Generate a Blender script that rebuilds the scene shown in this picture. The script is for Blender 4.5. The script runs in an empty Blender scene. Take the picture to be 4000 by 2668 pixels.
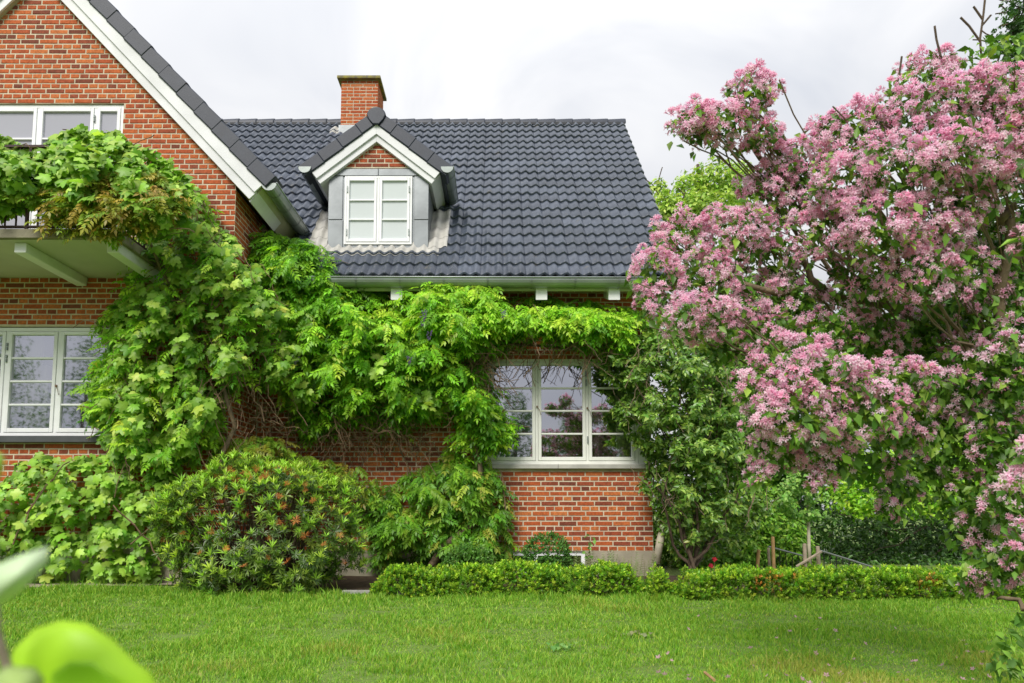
import bpy, bmesh, math, random
import numpy as np
from mathutils import Vector, Matrix, noise
from math import sin, cos, tan, radians, pi, sqrt

random.seed(11)
rng = np.random.default_rng(11)
SC = bpy.context.scene
COL = SC.collection

# ------------------------------------------------------------------ camera
F, PX, PY, TH, CZ = 2667.0, 1950.0, 1767.0, radians(5.0), 0.92
cam_d = bpy.data.cameras.new('camera')
cam = bpy.data.objects.new('camera', cam_d); COL.objects.link(cam)
cam.location = (0, 0, CZ); cam.rotation_euler = (pi/2 + TH, 0, 0)
cam_d.sensor_width = 36.0; cam_d.lens = 36.0*F/4000.0
cam_d.shift_x = (2000-PX)/4000.0; cam_d.shift_y = (PY-1334)/4000.0
cam_d.clip_start = 0.05; cam_d.clip_end = 2000
cam_d.dof.use_dof = True; cam_d.dof.focus_distance = 8.6; cam_d.dof.aperture_fstop = 4.5
SC.camera = cam

# ------------------------------------------------------------------ world, sun, exposure
SUN_EL, SUN_AZ = radians(46), radians(-22)      # azimuth measured from straight behind the camera towards the left
world = bpy.data.worlds.new('World'); SC.world = world; world.use_nodes = True
wn = world.node_tree; wn.nodes.clear(); WL = wn.links.new
def wnode(t, **kw):
    n = wn.nodes.new(t)
    for k, v in kw.items(): setattr(n, k, v)
    return n
w_out = wnode('ShaderNodeOutputWorld'); w_bg = wnode('ShaderNodeBackground'); WL(w_bg.outputs[0], w_out.inputs[0])
w_tc = wnode('ShaderNodeTexCoord'); w_sep = wnode('ShaderNodeSeparateXYZ'); WL(w_tc.outputs['Generated'], w_sep.inputs[0])
w_z = wnode('ShaderNodeMath', operation='MAXIMUM'); WL(w_sep.outputs[2], w_z.inputs[0]); w_z.inputs[1].default_value = 0.0
w_cie = wnode('ShaderNodeMath', operation='MULTIPLY_ADD'); WL(w_z.outputs[0], w_cie.inputs[0])   # overcast sky: brighter towards the zenith
w_cie.inputs[1].default_value = 0.92; w_cie.inputs[2].default_value = 0.62
w_map = wnode('ShaderNodeMapping'); WL(w_tc.outputs['Generated'], w_map.inputs[0])
w_map.inputs['Scale'].default_value = (1.0, 1.0, 1.7); w_map.inputs['Location'].default_value = (0.35, 0.2, 0.1)
w_no = wnode('ShaderNodeTexNoise'); WL(w_map.outputs[0], w_no.inputs[0])
w_no.inputs['Scale'].default_value = 2.3; w_no.inputs['Detail'].default_value = 5.0; w_no.inputs['Roughness'].default_value = 0.52
w_no.inputs['Distortion'].default_value = 0.6
w_r = wnode('ShaderNodeValToRGB'); WL(w_no.outputs[0], w_r.inputs[0])
w_r.color_ramp.elements[0].position = 0.34; w_r.color_ramp.elements[0].color = (0.70, 0.735, 0.81, 1)
w_r.color_ramp.elements[1].position = 0.62; w_r.color_ramp.elements[1].color = (1.04, 1.04, 1.05, 1)
w_mul = wnode('ShaderNodeVectorMath', operation='SCALE'); WL(w_r.outputs[0], w_mul.inputs[0]); WL(w_cie.outputs[0], w_mul.inputs['Scale'])
w_sky = wnode('ShaderNodeTexSky', sky_type='NISHITA'); w_sky.sun_disc = False
w_sky.sun_elevation = SUN_EL; w_sky.sun_rotation = pi + SUN_AZ
w_sk2 = wnode('ShaderNodeVectorMath', operation='SCALE'); WL(w_sky.outputs[0], w_sk2.inputs[0]); w_sk2.inputs['Scale'].default_value = 0.05
w_mix = wnode('ShaderNodeMix', data_type='RGBA'); w_mix.inputs[0].default_value = 0.94
WL(w_sk2.outputs[0], w_mix.inputs[6]); WL(w_mul.outputs[0], w_mix.inputs[7])
WL(w_mix.outputs[2], w_bg.inputs[0]); w_bg.inputs[1].default_value = 0.76

sun_d = bpy.data.lights.new('sun', 'SUN'); sun_d.energy = 2.8; sun_d.angle = radians(28); sun_d.color = (1.0, 0.95, 0.87)
sun = bpy.data.objects.new('sun', sun_d); COL.objects.link(sun)
to_sun = Vector((sin(SUN_AZ)*cos(SUN_EL), -cos(SUN_AZ)*cos(SUN_EL), sin(SUN_EL)))
sun.rotation_euler = to_sun.to_track_quat('Z', 'Y').to_euler()

SC.view_settings.view_transform = 'Standard'; SC.view_settings.look = 'None'
SC.view_settings.exposure = 0.35; SC.view_settings.gamma = 1.0; SC.view_settings.use_curve_mapping = False
SC.render.engine = 'CYCLES'
SC.cycles.max_bounces = 8; SC.cycles.transparent_max_bounces = 12

# ------------------------------------------------------------------ measuring helpers
K = 4000.0/2351.0
def ray(u, v):
    a = (u-PX)/F; b = -(v-PY)/F
    return Vector((a, cos(TH)-b*sin(TH), sin(TH)+b*cos(TH)))
def P(u, v, Y):                       # survey: a sighting (u, v) met at depth Y
    r = ray(u, v); t = Y/r.y
    return Vector((r.x*t, Y, CZ + r.z*t))
def PD(x, y, Y): return P(x*K, y*K, Y)
def PDn(xy, Y):
    u = xy[:, 0]*K; v = xy[:, 1]*K
    a = (u-PX)/F; b = -(v-PY)/F
    t = Y/(cos(TH)-b*sin(TH))
    return np.stack([a*t, Y+0*a, CZ+(sin(TH)+b*cos(TH))*t], 1)
def projn(p):
    z = p[:, 2]-CZ; d = p[:, 1]*cos(TH)+z*sin(TH)
    return np.stack([(PX+F*p[:, 0]/d)/K, (PY-F*(z*cos(TH)-p[:, 1]*sin(TH))/d)/K], 1), d
def hexc(h, a=1.0):
    c = [int(h[i:i+2], 16)/255 for i in (0, 2, 4)]
    return tuple(((x+0.055)/1.055)**2.4 if x > 0.04045 else x/12.92 for x in c) + (a,)
def lawn_z(x, y):
    t = min(max((y-4.5)/3.4, 0), 1); t = t*t*(3-2*t)
    return 0.07*t + 0.022*noise.noise((x*0.9, y*0.9, 3.1)) + 0.01*noise.noise((x*2.7, y*2.7, 8))

# ------------------------------------------------------------------ materials
def new_mat(name):
    m = bpy.data.materials.new(name); m.use_nodes = True
    nt = m.node_tree; b = nt.nodes['Principled BSDF']
    return m, nt, b, nt.links.new
def mat(name, col, rough=0.6, var=0.15, scale=6.0, bump=0.0, bscale=60.0, spec=0.4, metal=0.0, col2=None, stain=0.0, coord='Object', stretch=None):
    m, nt, b, L = new_mat(name)
    b.inputs['Roughness'].default_value = rough; b.inputs['Specular IOR Level'].default_value = spec; b.inputs['Metallic'].default_value = metal
    tc = nt.nodes.new('ShaderNodeTexCoord'); src = tc.outputs[coord]
    if stretch:
        mp = nt.nodes.new('ShaderNodeMapping'); mp.inputs['Scale'].default_value = stretch; L(src, mp.inputs[0]); src = mp.outputs[0]
    n = nt.nodes.new('ShaderNodeTexNoise'); n.inputs['Scale'].default_value = scale; n.inputs['Detail'].default_value = 6; L(src, n.inputs[0])
    r = nt.nodes.new('ShaderNodeValToRGB'); L(n.outputs[0], r.inputs[0])
    c = Vector(col[:3]); d = Vector(col2[:3]) if col2 else c*(1-var)
    r.color_ramp.elements[0].position = 0.32; r.color_ramp.elements[0].color = (*d, 1)
    r.color_ramp.elements[1].position = 0.68; r.color_ramp.elements[1].color = (*(c*(1+(0 if col2 else var*0.5))), 1)
    L(r.outputs[0], b.inputs['Base Color'])
    if bump:
        n2 = nt.nodes.new('ShaderNodeTexNoise'); n2.inputs['Scale'].default_value = bscale; n2.inputs['Detail'].default_value = 4; L(src, n2.inputs[0])
        bp = nt.nodes.new('ShaderNodeBump'); bp.inputs['Strength'].default_value = bump; bp.inputs['Distance'].default_value = 0.01
        L(n2.outputs[0], bp.inputs['Height']); L(bp.outputs[0], b.inputs['Normal'])
    return m
def leaf_mat(name, rough=0.45, trans=0.35, spec=0.35, tboost=(1.25, 1.35, 0.7)):
    m, nt, b, L = new_mat(name)
    at = nt.nodes.new('ShaderNodeAttribute'); at.attribute_name = 'tint'
    L(at.outputs['Color'], b.inputs['Base Color']); b.inputs['Roughness'].default_value = rough; b.inputs['Specular IOR Level'].default_value = spec
    tr = nt.nodes.new('ShaderNodeBsdfTranslucent')
    mu = nt.nodes.new('ShaderNodeMix'); mu.data_type = 'RGBA'; mu.blend_type = 'MULTIPLY'; mu.inputs[0].default_value = 1
    L(at.outputs['Color'], mu.inputs[6]); mu.inputs[7].default_value = (*tboost, 1); L(mu.outputs[2], tr.inputs[0])
    mx = nt.nodes.new('ShaderNodeMixShader'); mx.inputs[0].default_value = trans
    L(b.outputs[0], mx.inputs[1]); L(tr.outputs[0], mx.inputs[2]); L(mx.outputs[0], nt.nodes['Material Output'].inputs[0])
    return m
def brick_mat(name, single, ramp=None):
    m, nt, b, L = new_mat(name)
    b.inputs['Roughness'].default_value = 0.85; b.inputs['Specular IOR Level'].default_value = 0.25
    if single:
        s = nt.nodes.new('ShaderNodeObjectInfo').outputs['Random']
    else:
        a = nt.nodes.new('ShaderNodeAttribute'); a.attribute_name = 'tint'; s = a.outputs['Fac']
    r = nt.nodes.new('ShaderNodeValToRGB'); L(s, r.inputs[0]); cr = r.color_ramp
    stops = ramp or [(0.0, '744032'), (0.12, '8e4934'), (0.35, 'a95333'), (0.6, 'b55b33'), (0.85, 'bd6437'), (1.0, 'c77543')]
    while len(cr.elements) < len(stops): cr.elements.new(0.5)
    for e, (p, h) in zip(cr.elements, stops): e.position = p; e.color = hexc(h)
    g = nt.nodes.new('ShaderNodeNewGeometry')
    n = nt.nodes.new('ShaderNodeTexNoise'); n.inputs['Scale'].default_value = 38; n.inputs['Detail'].default_value = 6; L(g.outputs['Position'], n.inputs[0])
    nr = nt.nodes.new('ShaderNodeMapRange'); nr.inputs[1].default_value = 0.3; nr.inputs[2].default_value = 0.7; nr.inputs[3].default_value = 0.66; nr.inputs[4].default_value = 1.15
    L(n.outputs[0], nr.inputs[0])
    mu = nt.nodes.new('ShaderNodeVectorMath'); mu.operation = 'SCALE'; L(r.outputs[0], mu.inputs[0]); L(nr.outputs[0], mu.inputs['Scale'])
    n3 = nt.nodes.new('ShaderNodeTexNoise'); n3.inputs['Scale'].default_value = 1.3; n3.inputs['Detail'].default_value = 7; L(g.outputs['Position'], n3.inputs[0])
    wr = nt.nodes.new('ShaderNodeValToRGB'); wr.color_ramp.elements[0].position = 0.58; wr.color_ramp.elements[1].position = 0.8
    wr.color_ramp.elements[0].color = (0, 0, 0, 1); wr.color_ramp.elements[1].color = (0.25, 0.25, 0.25, 1); L(n3.outputs[0], wr.inputs[0])
    mx = nt.nodes.new('ShaderNodeMix'); mx.data_type = 'RGBA'; L(wr.outputs[0], mx.inputs[0]); L(mu.outputs[0], mx.inputs[6]); mx.inputs[7].default_value = hexc('a88a70')
    L(mx.outputs[2], b.inputs['Base Color'])
    bp = nt.nodes.new('ShaderNodeBump'); bp.inputs['Strength'].default_value = 0.6; bp.inputs['Distance'].default_value = 0.006
    n2 = nt.nodes.new('ShaderNodeTexNoise'); n2.inputs['Scale'].default_value = 90; n2.inputs['Detail'].default_value = 5; L(g.outputs['Position'], n2.inputs[0])
    L(n2.outputs[0], bp.inputs['Height']); L(bp.outputs[0], b.inputs['Normal'])
    return m
def glass_mat(name, refl=0.58, tint=(0.86, 0.87, 0.95)):
    m, nt, b, L = new_mat(name)
    nt.nodes.remove(b)
    gl = nt.nodes.new('ShaderNodeBsdfGlossy'); gl.inputs['Roughness'].default_value = 0.025; gl.inputs['Color'].default_value = (*tint, 1)
    tr = nt.nodes.new('ShaderNodeBsdfTransparent'); tr.inputs[0].default_value = (0.85, 0.88, 0.86, 1)
    tc = nt.nodes.new('ShaderNodeTexCoord'); n = nt.nodes.new('ShaderNodeTexNoise'); n.inputs['Scale'].default_value = 1.6; n.inputs['Detail'].default_value = 1; L(tc.outputs['Object'], n.inputs[0])
    bp = nt.nodes.new('ShaderNodeBump'); bp.inputs['Strength'].default_value = 0.05; bp.inputs['Distance'].default_value = 0.02; L(n.outputs[0], bp.inputs['Height']); L(bp.outputs[0], gl.inputs['Normal'])
    lw = nt.nodes.new('ShaderNodeLayerWeight'); lw.inputs[0].default_value = 0.3
    ad = nt.nodes.new('ShaderNodeMath'); ad.operation = 'MULTIPLY_ADD'; L(lw.outputs['Fresnel'], ad.inputs[0]); ad.inputs[1].default_value = 0.6; ad.inputs[2].default_value = refl; ad.use_clamp = True
    mx = nt.nodes.new('ShaderNodeMixShader'); L(ad.outputs[0], mx.inputs[0]); L(tr.outputs[0], mx.inputs[1]); L(gl.outputs[0], mx.inputs[2])
    L(mx.outputs[0], nt.nodes['Material Output'].inputs[0])
    return m
M = {}
M['brick1'] = brick_mat('brick_single', True); M['brickn'] = brick_mat('brick_field', False)
M['mortar'] = mat('mortar', hexc('cbbfa8'), 0.95, 0.2, 9, 0.4, 120)
M['tile'] = mat('roof_tile', hexc('434c5e'), 0.29, 0.2, 3.5, 0.15, 140, 0.5)
def tile_mat():
    m, nt, b, L = new_mat('roof_tile'); b.inputs['Roughness'].default_value = 0.3
    g = nt.nodes.new('ShaderNodeNewGeometry'); oi = nt.nodes.new('ShaderNodeObjectInfo')
    def nz(scale, lo, hi, a, c, det=6):
        n = nt.nodes.new('ShaderNodeTexNoise'); n.inputs['Scale'].default_value = scale; n.inputs['Detail'].default_value = det; L(g.outputs['Position'], n.inputs[0])
        r = nt.nodes.new('ShaderNodeMapRange'); r.inputs[1].default_value = lo; r.inputs[2].default_value = hi; r.inputs[3].default_value = a; r.inputs[4].default_value = c; L(n.outputs[0], r.inputs[0]); return r.outputs[0]
    rp = nt.nodes.new('ShaderNodeValToRGB'); L(nz(1.7, .3, .7, 0, 1), rp.inputs[0]); rp.color_ramp.elements[0].color = hexc('3f4652'); rp.color_ramp.elements[1].color = hexc('515866')
    mo = nt.nodes.new('ShaderNodeMapRange'); L(oi.outputs['Random'], mo.inputs[0]); mo.inputs[3].default_value = .8; mo.inputs[4].default_value = 1.2
    mm = nt.nodes.new('ShaderNodeMath'); mm.operation = 'MULTIPLY'; L(mo.outputs[0], mm.inputs[0]); L(nz(14, .3, .7, .82, 1.14), mm.inputs[1])
    s = nt.nodes.new('ShaderNodeVectorMath'); s.operation = 'SCALE'; L(rp.outputs[0], s.inputs[0]); L(mm.outputs[0], s.inputs['Scale'])
    li = nt.nodes.new('ShaderNodeMix'); li.data_type = 'RGBA'; L(nz(9, .64, .74, 0, .55, 9), li.inputs[0]); L(s.outputs[0], li.inputs[6]); li.inputs[7].default_value = hexc('6b665c')
    L(li.outputs[2], b.inputs['Base Color']); L(nz(5, .3, .7, .24, .42), b.inputs['Roughness'])
    return m
M['tile'] = tile_mat()
M['verge'] = mat('verge_tile', hexc('2f3543'), 0.5, 0.15, 8, 0.15, 160, 0.45)
M['white'] = mat('white_paint', hexc('ecedf0'), 0.45, 0.07, 5, 0.05, 40)
M['barge'] = mat('weathered_white_paint', hexc('dfe0e4'), 0.55, 0.12, 3.0, 0.1, 50, stretch=(1, 1, 1))
M['cream'] = mat('cream_window_paint', hexc('e4e5df'), 0.42, 0.06, 6, 0.04, 40)
M['soffit'] = mat('soffit_paint', hexc('b9b59c'), 0.6, 0.15, 4)
M['zinc'] = mat('zinc', hexc('858a8d'), 0.42, 0.22, 2.8, 0.06, 20, 0.5, 0.55)
M['gutter'] = mat('gutter_zinc', hexc('949c9a'), 0.42, 0.2, 3.5, 0.05, 30, 0.5, 0.4)
M['lead'] = mat('lead_flashing', hexc('b5b3ad'), 0.55, 0.18, 6, 0.2, 30)
M['concrete'] = mat('concrete', hexc('8f8876'), 0.9, 0.35, 7, 0.5, 90)
M['capstone'] = mat('lichen_concrete', hexc('a39a3c'), 0.9, 0.2, 11, 0.5, 60, col2=hexc('6e685a'))
M['render'] = mat('plinth_render', hexc('a29a88'), 0.9, 0.25, 4, 0.35, 60)
M['slabu'] = mat('slab_underside', hexc('c3c3b4'), 0.8, 0.08, 3)
M['slate'] = mat('slate_sill', hexc('4a4c50'), 0.5, 0.15, 9, 0.1, 60)
M['iron'] = mat('brown_iron', hexc('3b2524'), 0.6, 0.2, 12)
M['black'] = mat('black_iron', hexc('1c1d1e'), 0.5, 0.1, 12)
M['room'] = mat('room_wall', hexc('5a564c'), 0.9, 0.1, 2)
M['curtain'] = mat('curtain', hexc('d9d6cb'), 0.9, 0.1, 3)
M['blind'] = mat('frosted_pane', hexc('ccd3d5'), 0.08, 0.05, 1.2, spec=0.6)
M['blind2'] = mat('shaded_pane', hexc('a9a9b5'), 0.06, 0.06, 0.9, spec=0.6)
M['glass'] = glass_mat('window_glass')
M['bluepot'] = mat('blue_glaze', hexc('2f4f8e'), 0.25, 0.25, 14)
M['candle'] = mat('pale_green_wax', hexc('b9c79a'), 0.5)
M['jar'] = mat('yellow_green_jar', hexc('a9b46a'), 0.3, 0.3, 20)
M['bark'] = mat('bark', hexc('7a6a55'), 0.9, 0.35, 16, 0.8, 40)
M['barkd'] = mat('dark_bark', hexc('57493b'), 0.9, 0.35, 18, 0.8, 40)
M['twig'] = mat('twig', hexc('7d6650'), 0.9, 0.4, 14)
M['palewood'] = mat('pale_stem', hexc('b9b19d'), 0.8, 0.2, 8, 0.3, 30)
M['stake'] = mat('wooden_stake', hexc('b08d62'), 0.85, 0.3, 10, 0.3, 50)
M['stakeg'] = mat('grey_stake', hexc('9a8c7c'), 0.85, 0.3, 10, 0.3, 50)
M['ironrail'] = mat('grey_rail', hexc('85888a'), 0.4, 0.1, 6, metal=0.5)
M['soil'] = mat('soil', hexc('4a3b2b'), 0.95, 0.4, 14, 0.8, 50)
M['gravel'] = mat('gravel', hexc('b3a594'), 0.95, 0.5, 60, 1.0, 120)
M['ground'] = mat('lawn_ground', hexc('68803a'), 0.95, 0.3, 2.2, 0.5, 50, col2=hexc('5c6e32'))
M['edging'] = mat('stone_edging', hexc('9b9a94'), 0.85, 0.3, 12, 0.4, 60)
M['leaf'] = leaf_mat('leaf', 0.42, 0.30)
M['gloss'] = leaf_mat('glossy_leaf', 0.32, 0.28, 0.5)
M['petal'] = leaf_mat('petal', 0.6, 0.5, 0.2, (1.05, 0.98, 1.05))
M['grass'] = leaf_mat('grass', 0.5, 0.4, 0.3, (1.2, 1.25, 0.7))
M['wilt'] = leaf_mat('spent_flower', 0.8, 0.25, 0.1, (1.1, 1.0, 0.8))

# ------------------------------------------------------------------ object helpers
def origin(o):
    while o.parent: o = o.parent
    return o.location.copy()
def tag(o, label=None, cat=None, group=None, kind=None):
    if label: o['label'] = label
    if cat: o['category'] = cat
    if group: o['group'] = group
    if kind: o['kind'] = kind
    return o
def thing(name, label, cat, loc=(0, 0, 0), group=None):
    o = bpy.data.objects.new(name, None); COL.objects.link(o); o.location = loc; o.empty_display_size = 0.1
    return tag(o, label, cat, group)
def link(name, me, parent=None, loc=None):
    o = bpy.data.objects.new(name, me); COL.objects.link(o)
    if parent: o.parent = parent
    if loc is not None: o.location = loc
    return o
class MB:
    def __init__(s): s.v = []; s.f = []; s.a = []
    def add(s, vs, fs, a=None):
        k = len(s.v); s.v += [tuple(v) for v in vs]; s.f += [tuple(i+k for i in f) for f in fs]
        if a is not None: s.a += [a]*len(vs)
        return s
    def box(s, x0, x1, y0, y1, z0, z1):
        return s.add([(x0, y0, z0), (x1, y0, z0), (x1, y1, z0), (x0, y1, z0), (x0, y0, z1), (x1, y0, z1), (x1, y1, z1), (x0, y1, z1)],
                     [(0, 3, 2, 1), (4, 5, 6, 7), (0, 1, 5, 4), (1, 2, 6, 5), (2, 3, 7, 6), (3, 0, 4, 7)])
    def prism(s, poly, y0, y1):          # polygon in XZ, extruded along Y
        n = len(poly)
        return s.add([(x, y0, z) for x, z in poly]+[(x, y1, z) for x, z in poly],
                     [tuple(range(n)), tuple(range(2*n-1, n-1, -1))]+[(i, i+n, (i+1) % n+n, (i+1) % n) for i in range(n)])
    def poly(s, pts): return s.add(pts, [tuple(range(len(pts)))])
    def tube(s, pts, rad, n=6, cap=True):
        pts = [Vector(p) for p in pts]; m = len(pts)
        if not hasattr(rad, '__len__'): rad = [rad]*m
        vs = []; up = Vector((0.13, 0.21, 0.97))
        for i, p in enumerate(pts):
            d = (pts[min(i+1, m-1)]-pts[max(i-1, 0)]).normalized()
            a = d.cross(up)
            if a.length < 0.15: a = d.cross(Vector((1, 0.2, 0)))
            a.normalize(); b = d.cross(a)
            for j in range(n):
                t = 2*pi*j/n; vs.append(p+(a*cos(t)+b*sin(t))*rad[i])
        fs = [(i*n+j, i*n+(j+1) % n, (i+1)*n+(j+1) % n, (i+1)*n+j) for i in range(m-1) for j in range(n)]
        if cap: fs += [tuple(range(n-1, -1, -1)), tuple(range((m-1)*n, m*n))]
        return s.add(vs, fs)
    def lathe(s, c, prof, n=14):
        c = Vector(c); vs = []
        for r, z in prof:
            for j in range(n): vs.append(c+Vector((r*cos(2*pi*j/n), r*sin(2*pi*j/n), z)))
        fs = [(i*n+j, i*n+(j+1) % n, (i+1)*n+(j+1) % n, (i+1)*n+j) for i in range(len(prof)-1) for j in range(n)]
        fs += [tuple(range(n-1, -1, -1)), tuple(range((len(prof)-1)*n, len(prof)*n))]
        return s.add(vs, fs)
    def mesh(s, name, m, org=(0, 0, 0)):
        me = bpy.data.meshes.new(name); o = Vector(org)
        me.from_pydata([Vector(v)-o for v in s.v], [], s.f)
        if s.a:
            at = me.attributes.new('tint', 'FLOAT_COLOR', 'POINT')
            at.data.foreach_set('color', np.array([(a, a, a, 1) if not hasattr(a, '__len__') else (*a[:3], 1) for a in s.a], 'f').ravel())
        me.materials.append(m); return me
    def build(s, name, m, parent=None, smooth=False, bevel=0.0):
        me = s.mesh(name, m, origin(parent) if parent else (0, 0, 0))
        if smooth: me.polygons.foreach_set('use_smooth', [True]*len(me.polygons))
        o = link(name, me, parent)
        if bevel:
            b = o.modifiers.new('bevel', 'BEVEL'); b.width = bevel; b.segments = 2; b.limit_method = 'ANGLE'
        return o
def struct(name, mb, m): return tag(mb.build(name, m), kind='structure')

def np_mesh(name, V, T, C, m, smooth=False):
    me = bpy.data.meshes.new(name); nv, nt = len(V), len(T)
    me.vertices.add(nv); me.vertices.foreach_set('co', np.ascontiguousarray(V, 'f').ravel())
    me.loops.add(nt*3); me.loops.foreach_set('vertex_index', np.ascontiguousarray(T, 'i').ravel())
    me.polygons.add(nt); me.polygons.foreach_set('loop_start', np.arange(0, nt*3, 3, dtype='i'))
    if smooth: me.polygons.foreach_set('use_smooth', np.ones(nt, bool))
    if C is not None:
        at = me.attributes.new('tint', 'FLOAT_COLOR', 'POINT')
        at.data.foreach_set('color', np.ascontiguousarray(np.concatenate([C, np.ones((nv, 1))], 1), 'f').ravel())
    me.materials.append(m); me.update(calc_edges=True); return me

class Var:                                # a leaf or flower shape: verts, triangles, colour factor per vertex
    def __init__(s, V, T, C=None):
        s.V = np.array(V, float); s.T = np.array(T, int); s.C = np.ones((len(V), 3)) if C is None else np.array(C, float)
def merge(vars_, Mx, vi, tint):
    Vs, Ts, Cs = [], [], []; off = 0
    for k, va in enumerate(vars_):
        idx = np.nonzero(vi == k)[0]
        if not len(idx): continue
        A = Mx[idx]
        W = np.einsum('nij,vj->nvi', A[:, :3, :3], va.V)+A[:, None, :3, 3]
        n, nv = len(idx), len(va.V)
        Vs.append(W.reshape(-1, 3)); Ts.append((va.T[None]+(np.arange(n)*nv)[:, None, None]+off).reshape(-1, 3))
        Cs.append((va.C[None]*tint[idx][:, None]).reshape(-1, 3)); off += n*nv
    return np.concatenate(Vs), np.concatenate(Ts), np.concatenate(Cs)
def place(root, part, rest, vars_, Mx, vi, tint, m, single=0, score=None):
    """lays out pieces of a plant: the `single` best as objects of their own, the others joined"""
    o = origin(root); n = len(Mx); ids = np.arange(n)
    if single:
        order = np.argsort(-score); best = order[:single]; ids = order[single:]
        cache = {}
        for i in best:
            q = (int(vi[i]), int(i) % 5)
            if q not in cache:
                va = vars_[q[0]]; cache[q] = np_mesh(part, va.V, va.T, va.C*tint[i], m)
            ob = link(part, cache[q], root); mm = Matrix(Mx[i].tolist()); mm.translation -= o; ob.matrix_basis = mm
    if len(ids):
        V, T, C = merge(vars_, Mx[ids], vi[ids], tint[ids])
        ob = link(rest, np_mesh(rest, V-np.array(o), T, C, m), root); ob['kind'] = 'stuff'
def frames(pos, nrm, tip, size):
    """matrices whose z is the normal, y the tip direction"""
    n = nrm/np.linalg.norm(nrm, axis=1, keepdims=True)
    t = tip-(tip*n).sum(1, keepdims=True)*n; t /= np.linalg.norm(t, axis=1, keepdims=True)+1e-9
    x = np.cross(t, n); Mx = np.zeros((len(pos), 4, 4)); s = size[:, None]
    Mx[:, :3, 0] = x*s; Mx[:, :3, 1] = t*s; Mx[:, :3, 2] = n*s; Mx[:, :3, 3] = pos; Mx[:, 3, 3] = 1
    return Mx
def tints(n, cols, jitter=0.15, w=None, gain=1.35, hue=.06):
    c = np.array([hexc(h)[:3] for h in cols]); i = rng.choice(len(cols), n, p=w)
    return np.clip((gain*np.array([1.02, .98, .86]) if gain > 1.2 else gain)*c[i]*(1+rng.normal(0, jitter, (n, 1)))*(1+rng.normal(0, hue, (n, 3))), 0.004, 1)
def in_poly(xy, poly):
    p = np.array(poly, float); q = np.roll(p, -1, 0); r = np.zeros(len(xy), bool)
    for (x0, y0), (x1, y1) in zip(p, q):
        c = (y0 > xy[:, 1]) != (y1 > xy[:, 1])
        r ^= c & (xy[:, 0] < (x1-x0)*(xy[:, 1]-y0)/((y1-y0) if y1 != y0 else 1e-9)+x0)
    return r
def edge_dist(xy, poly):
    p = np.array(poly, float); q = np.roll(p, -1, 0); d = np.full(len(xy), 1e9)
    for a, b in zip(p, q):
        ab = b-a; t = np.clip(((xy-a)@ab)/(ab@ab+1e-9), 0, 1); d = np.minimum(d, np.linalg.norm(xy-(a+t[:, None]*ab), axis=1))
    return d
def sample_poly(poly, n):
    p = np.array(poly, float); lo, hi = p.min(0), p.max(0); out = []; k = 0
    while k < n:
        xy = lo+(hi-lo)*rng.random((n*2, 2)); xy = xy[in_poly(xy, poly)]; out.append(xy); k += len(xy)
    return np.concatenate(out)[:n]
def vnoise(xy, s, seed=0.0):
    return np.array([noise.noise((x/s, y/s, seed)) for x, y in xy])

# ------------------------------------------------------------------ leaf and flower shapes
def sh_grape(seed):
    r = random.Random(seed)
    half = [(0.16, -0.13), (0.40, -0.03), (0.52, 0.2), (0.40, 0.31), (0.56, 0.56), (0.43, 0.70), (0.24, 0.64), (0.15, 0.82)]
    pts = [(0, 0.03)]+half+[(0, 1.02)]+[(-x, y) for x, y in half[::-1]]
    cup = r.uniform(0.25, 0.6); tw = r.uniform(-.3, .3)
    V = [(0, 0.36, 0.05)]+[(x*r.uniform(.92, 1.08), y*r.uniform(.95, 1.05), -cup*x*x-0.35*(y-0.35)**2+tw*x*(y-.3)+r.uniform(-.04, .04)) for x, y in pts]
    n = len(pts); T = [(0, i+1, (i+1) % n+1) for i in range(n)]
    C = [(1.12, 1.12, 1.0)]+[(0.95, 0.97, 0.95)]*n
    return Var(V, T, C)
def leaflet(V, T, C, base, d, w, nrm, col=(1, 1, 1), fold=0.15, mid=0.45):
    base = np.array(base); d = np.array(d); nrm = np.array(nrm); L = np.linalg.norm(d); s = np.cross(d/L, nrm); s /= np.linalg.norm(s)+1e-9; k = len(V)
    V += [base, base+d*mid+s*w+nrm*fold*w, base+d-nrm*L*0.12, base+d*mid-s*w+nrm*fold*w, base+d*mid*1.05-nrm*0.02*L]
    T += [(k, k+1, k+4), (k+1, k+2, k+4), (k+2, k+3, k+4), (k+3, k, k+4)]; C += [col]*5
def sh_pinnate(seed, pairs=5):
    r = random.Random(seed); V, T, C = [], [], []; dr = r.uniform(0.2, 0.5); bend = r.uniform(-.2, .2)
    def ax(t): return np.array([bend*t*t, t, -dr*t*t])
    for i in range(pairs):
        t = 0.22+0.68*i/(pairs-1)
        for s in (-1, 1):
            L = 0.33*(1-0.25*abs(t-0.5))*r.uniform(.85, 1.1); a = radians(r.uniform(48, 68))
            d = np.array([s*sin(a), cos(a), -r.uniform(.15, .5)])*L
            g = r.uniform(.85, 1.15); leaflet(V, T, C, ax(t), d, 0.075, (s*0.2*r.random(), 0.1, 1.0), (g, g, g))
    leaflet(V, T, C, ax(.92), np.array([0, .33, -.2]), 0.08, (0, .2, 1.0))
    k = len(V); V += [ax(0)+[0.008, 0, 0], ax(0)-[0.008, 0, 0], ax(.5)+[0.006, 0, 0], ax(.5)-[.006, 0, 0], ax(1)]; C += [(1.3, 1.0, .9)]*5
    T += [(k, k+1, k+2), (k+1, k+3, k+2), (k+2, k+3, k+4)]
    return Var(V, T, C)
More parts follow.
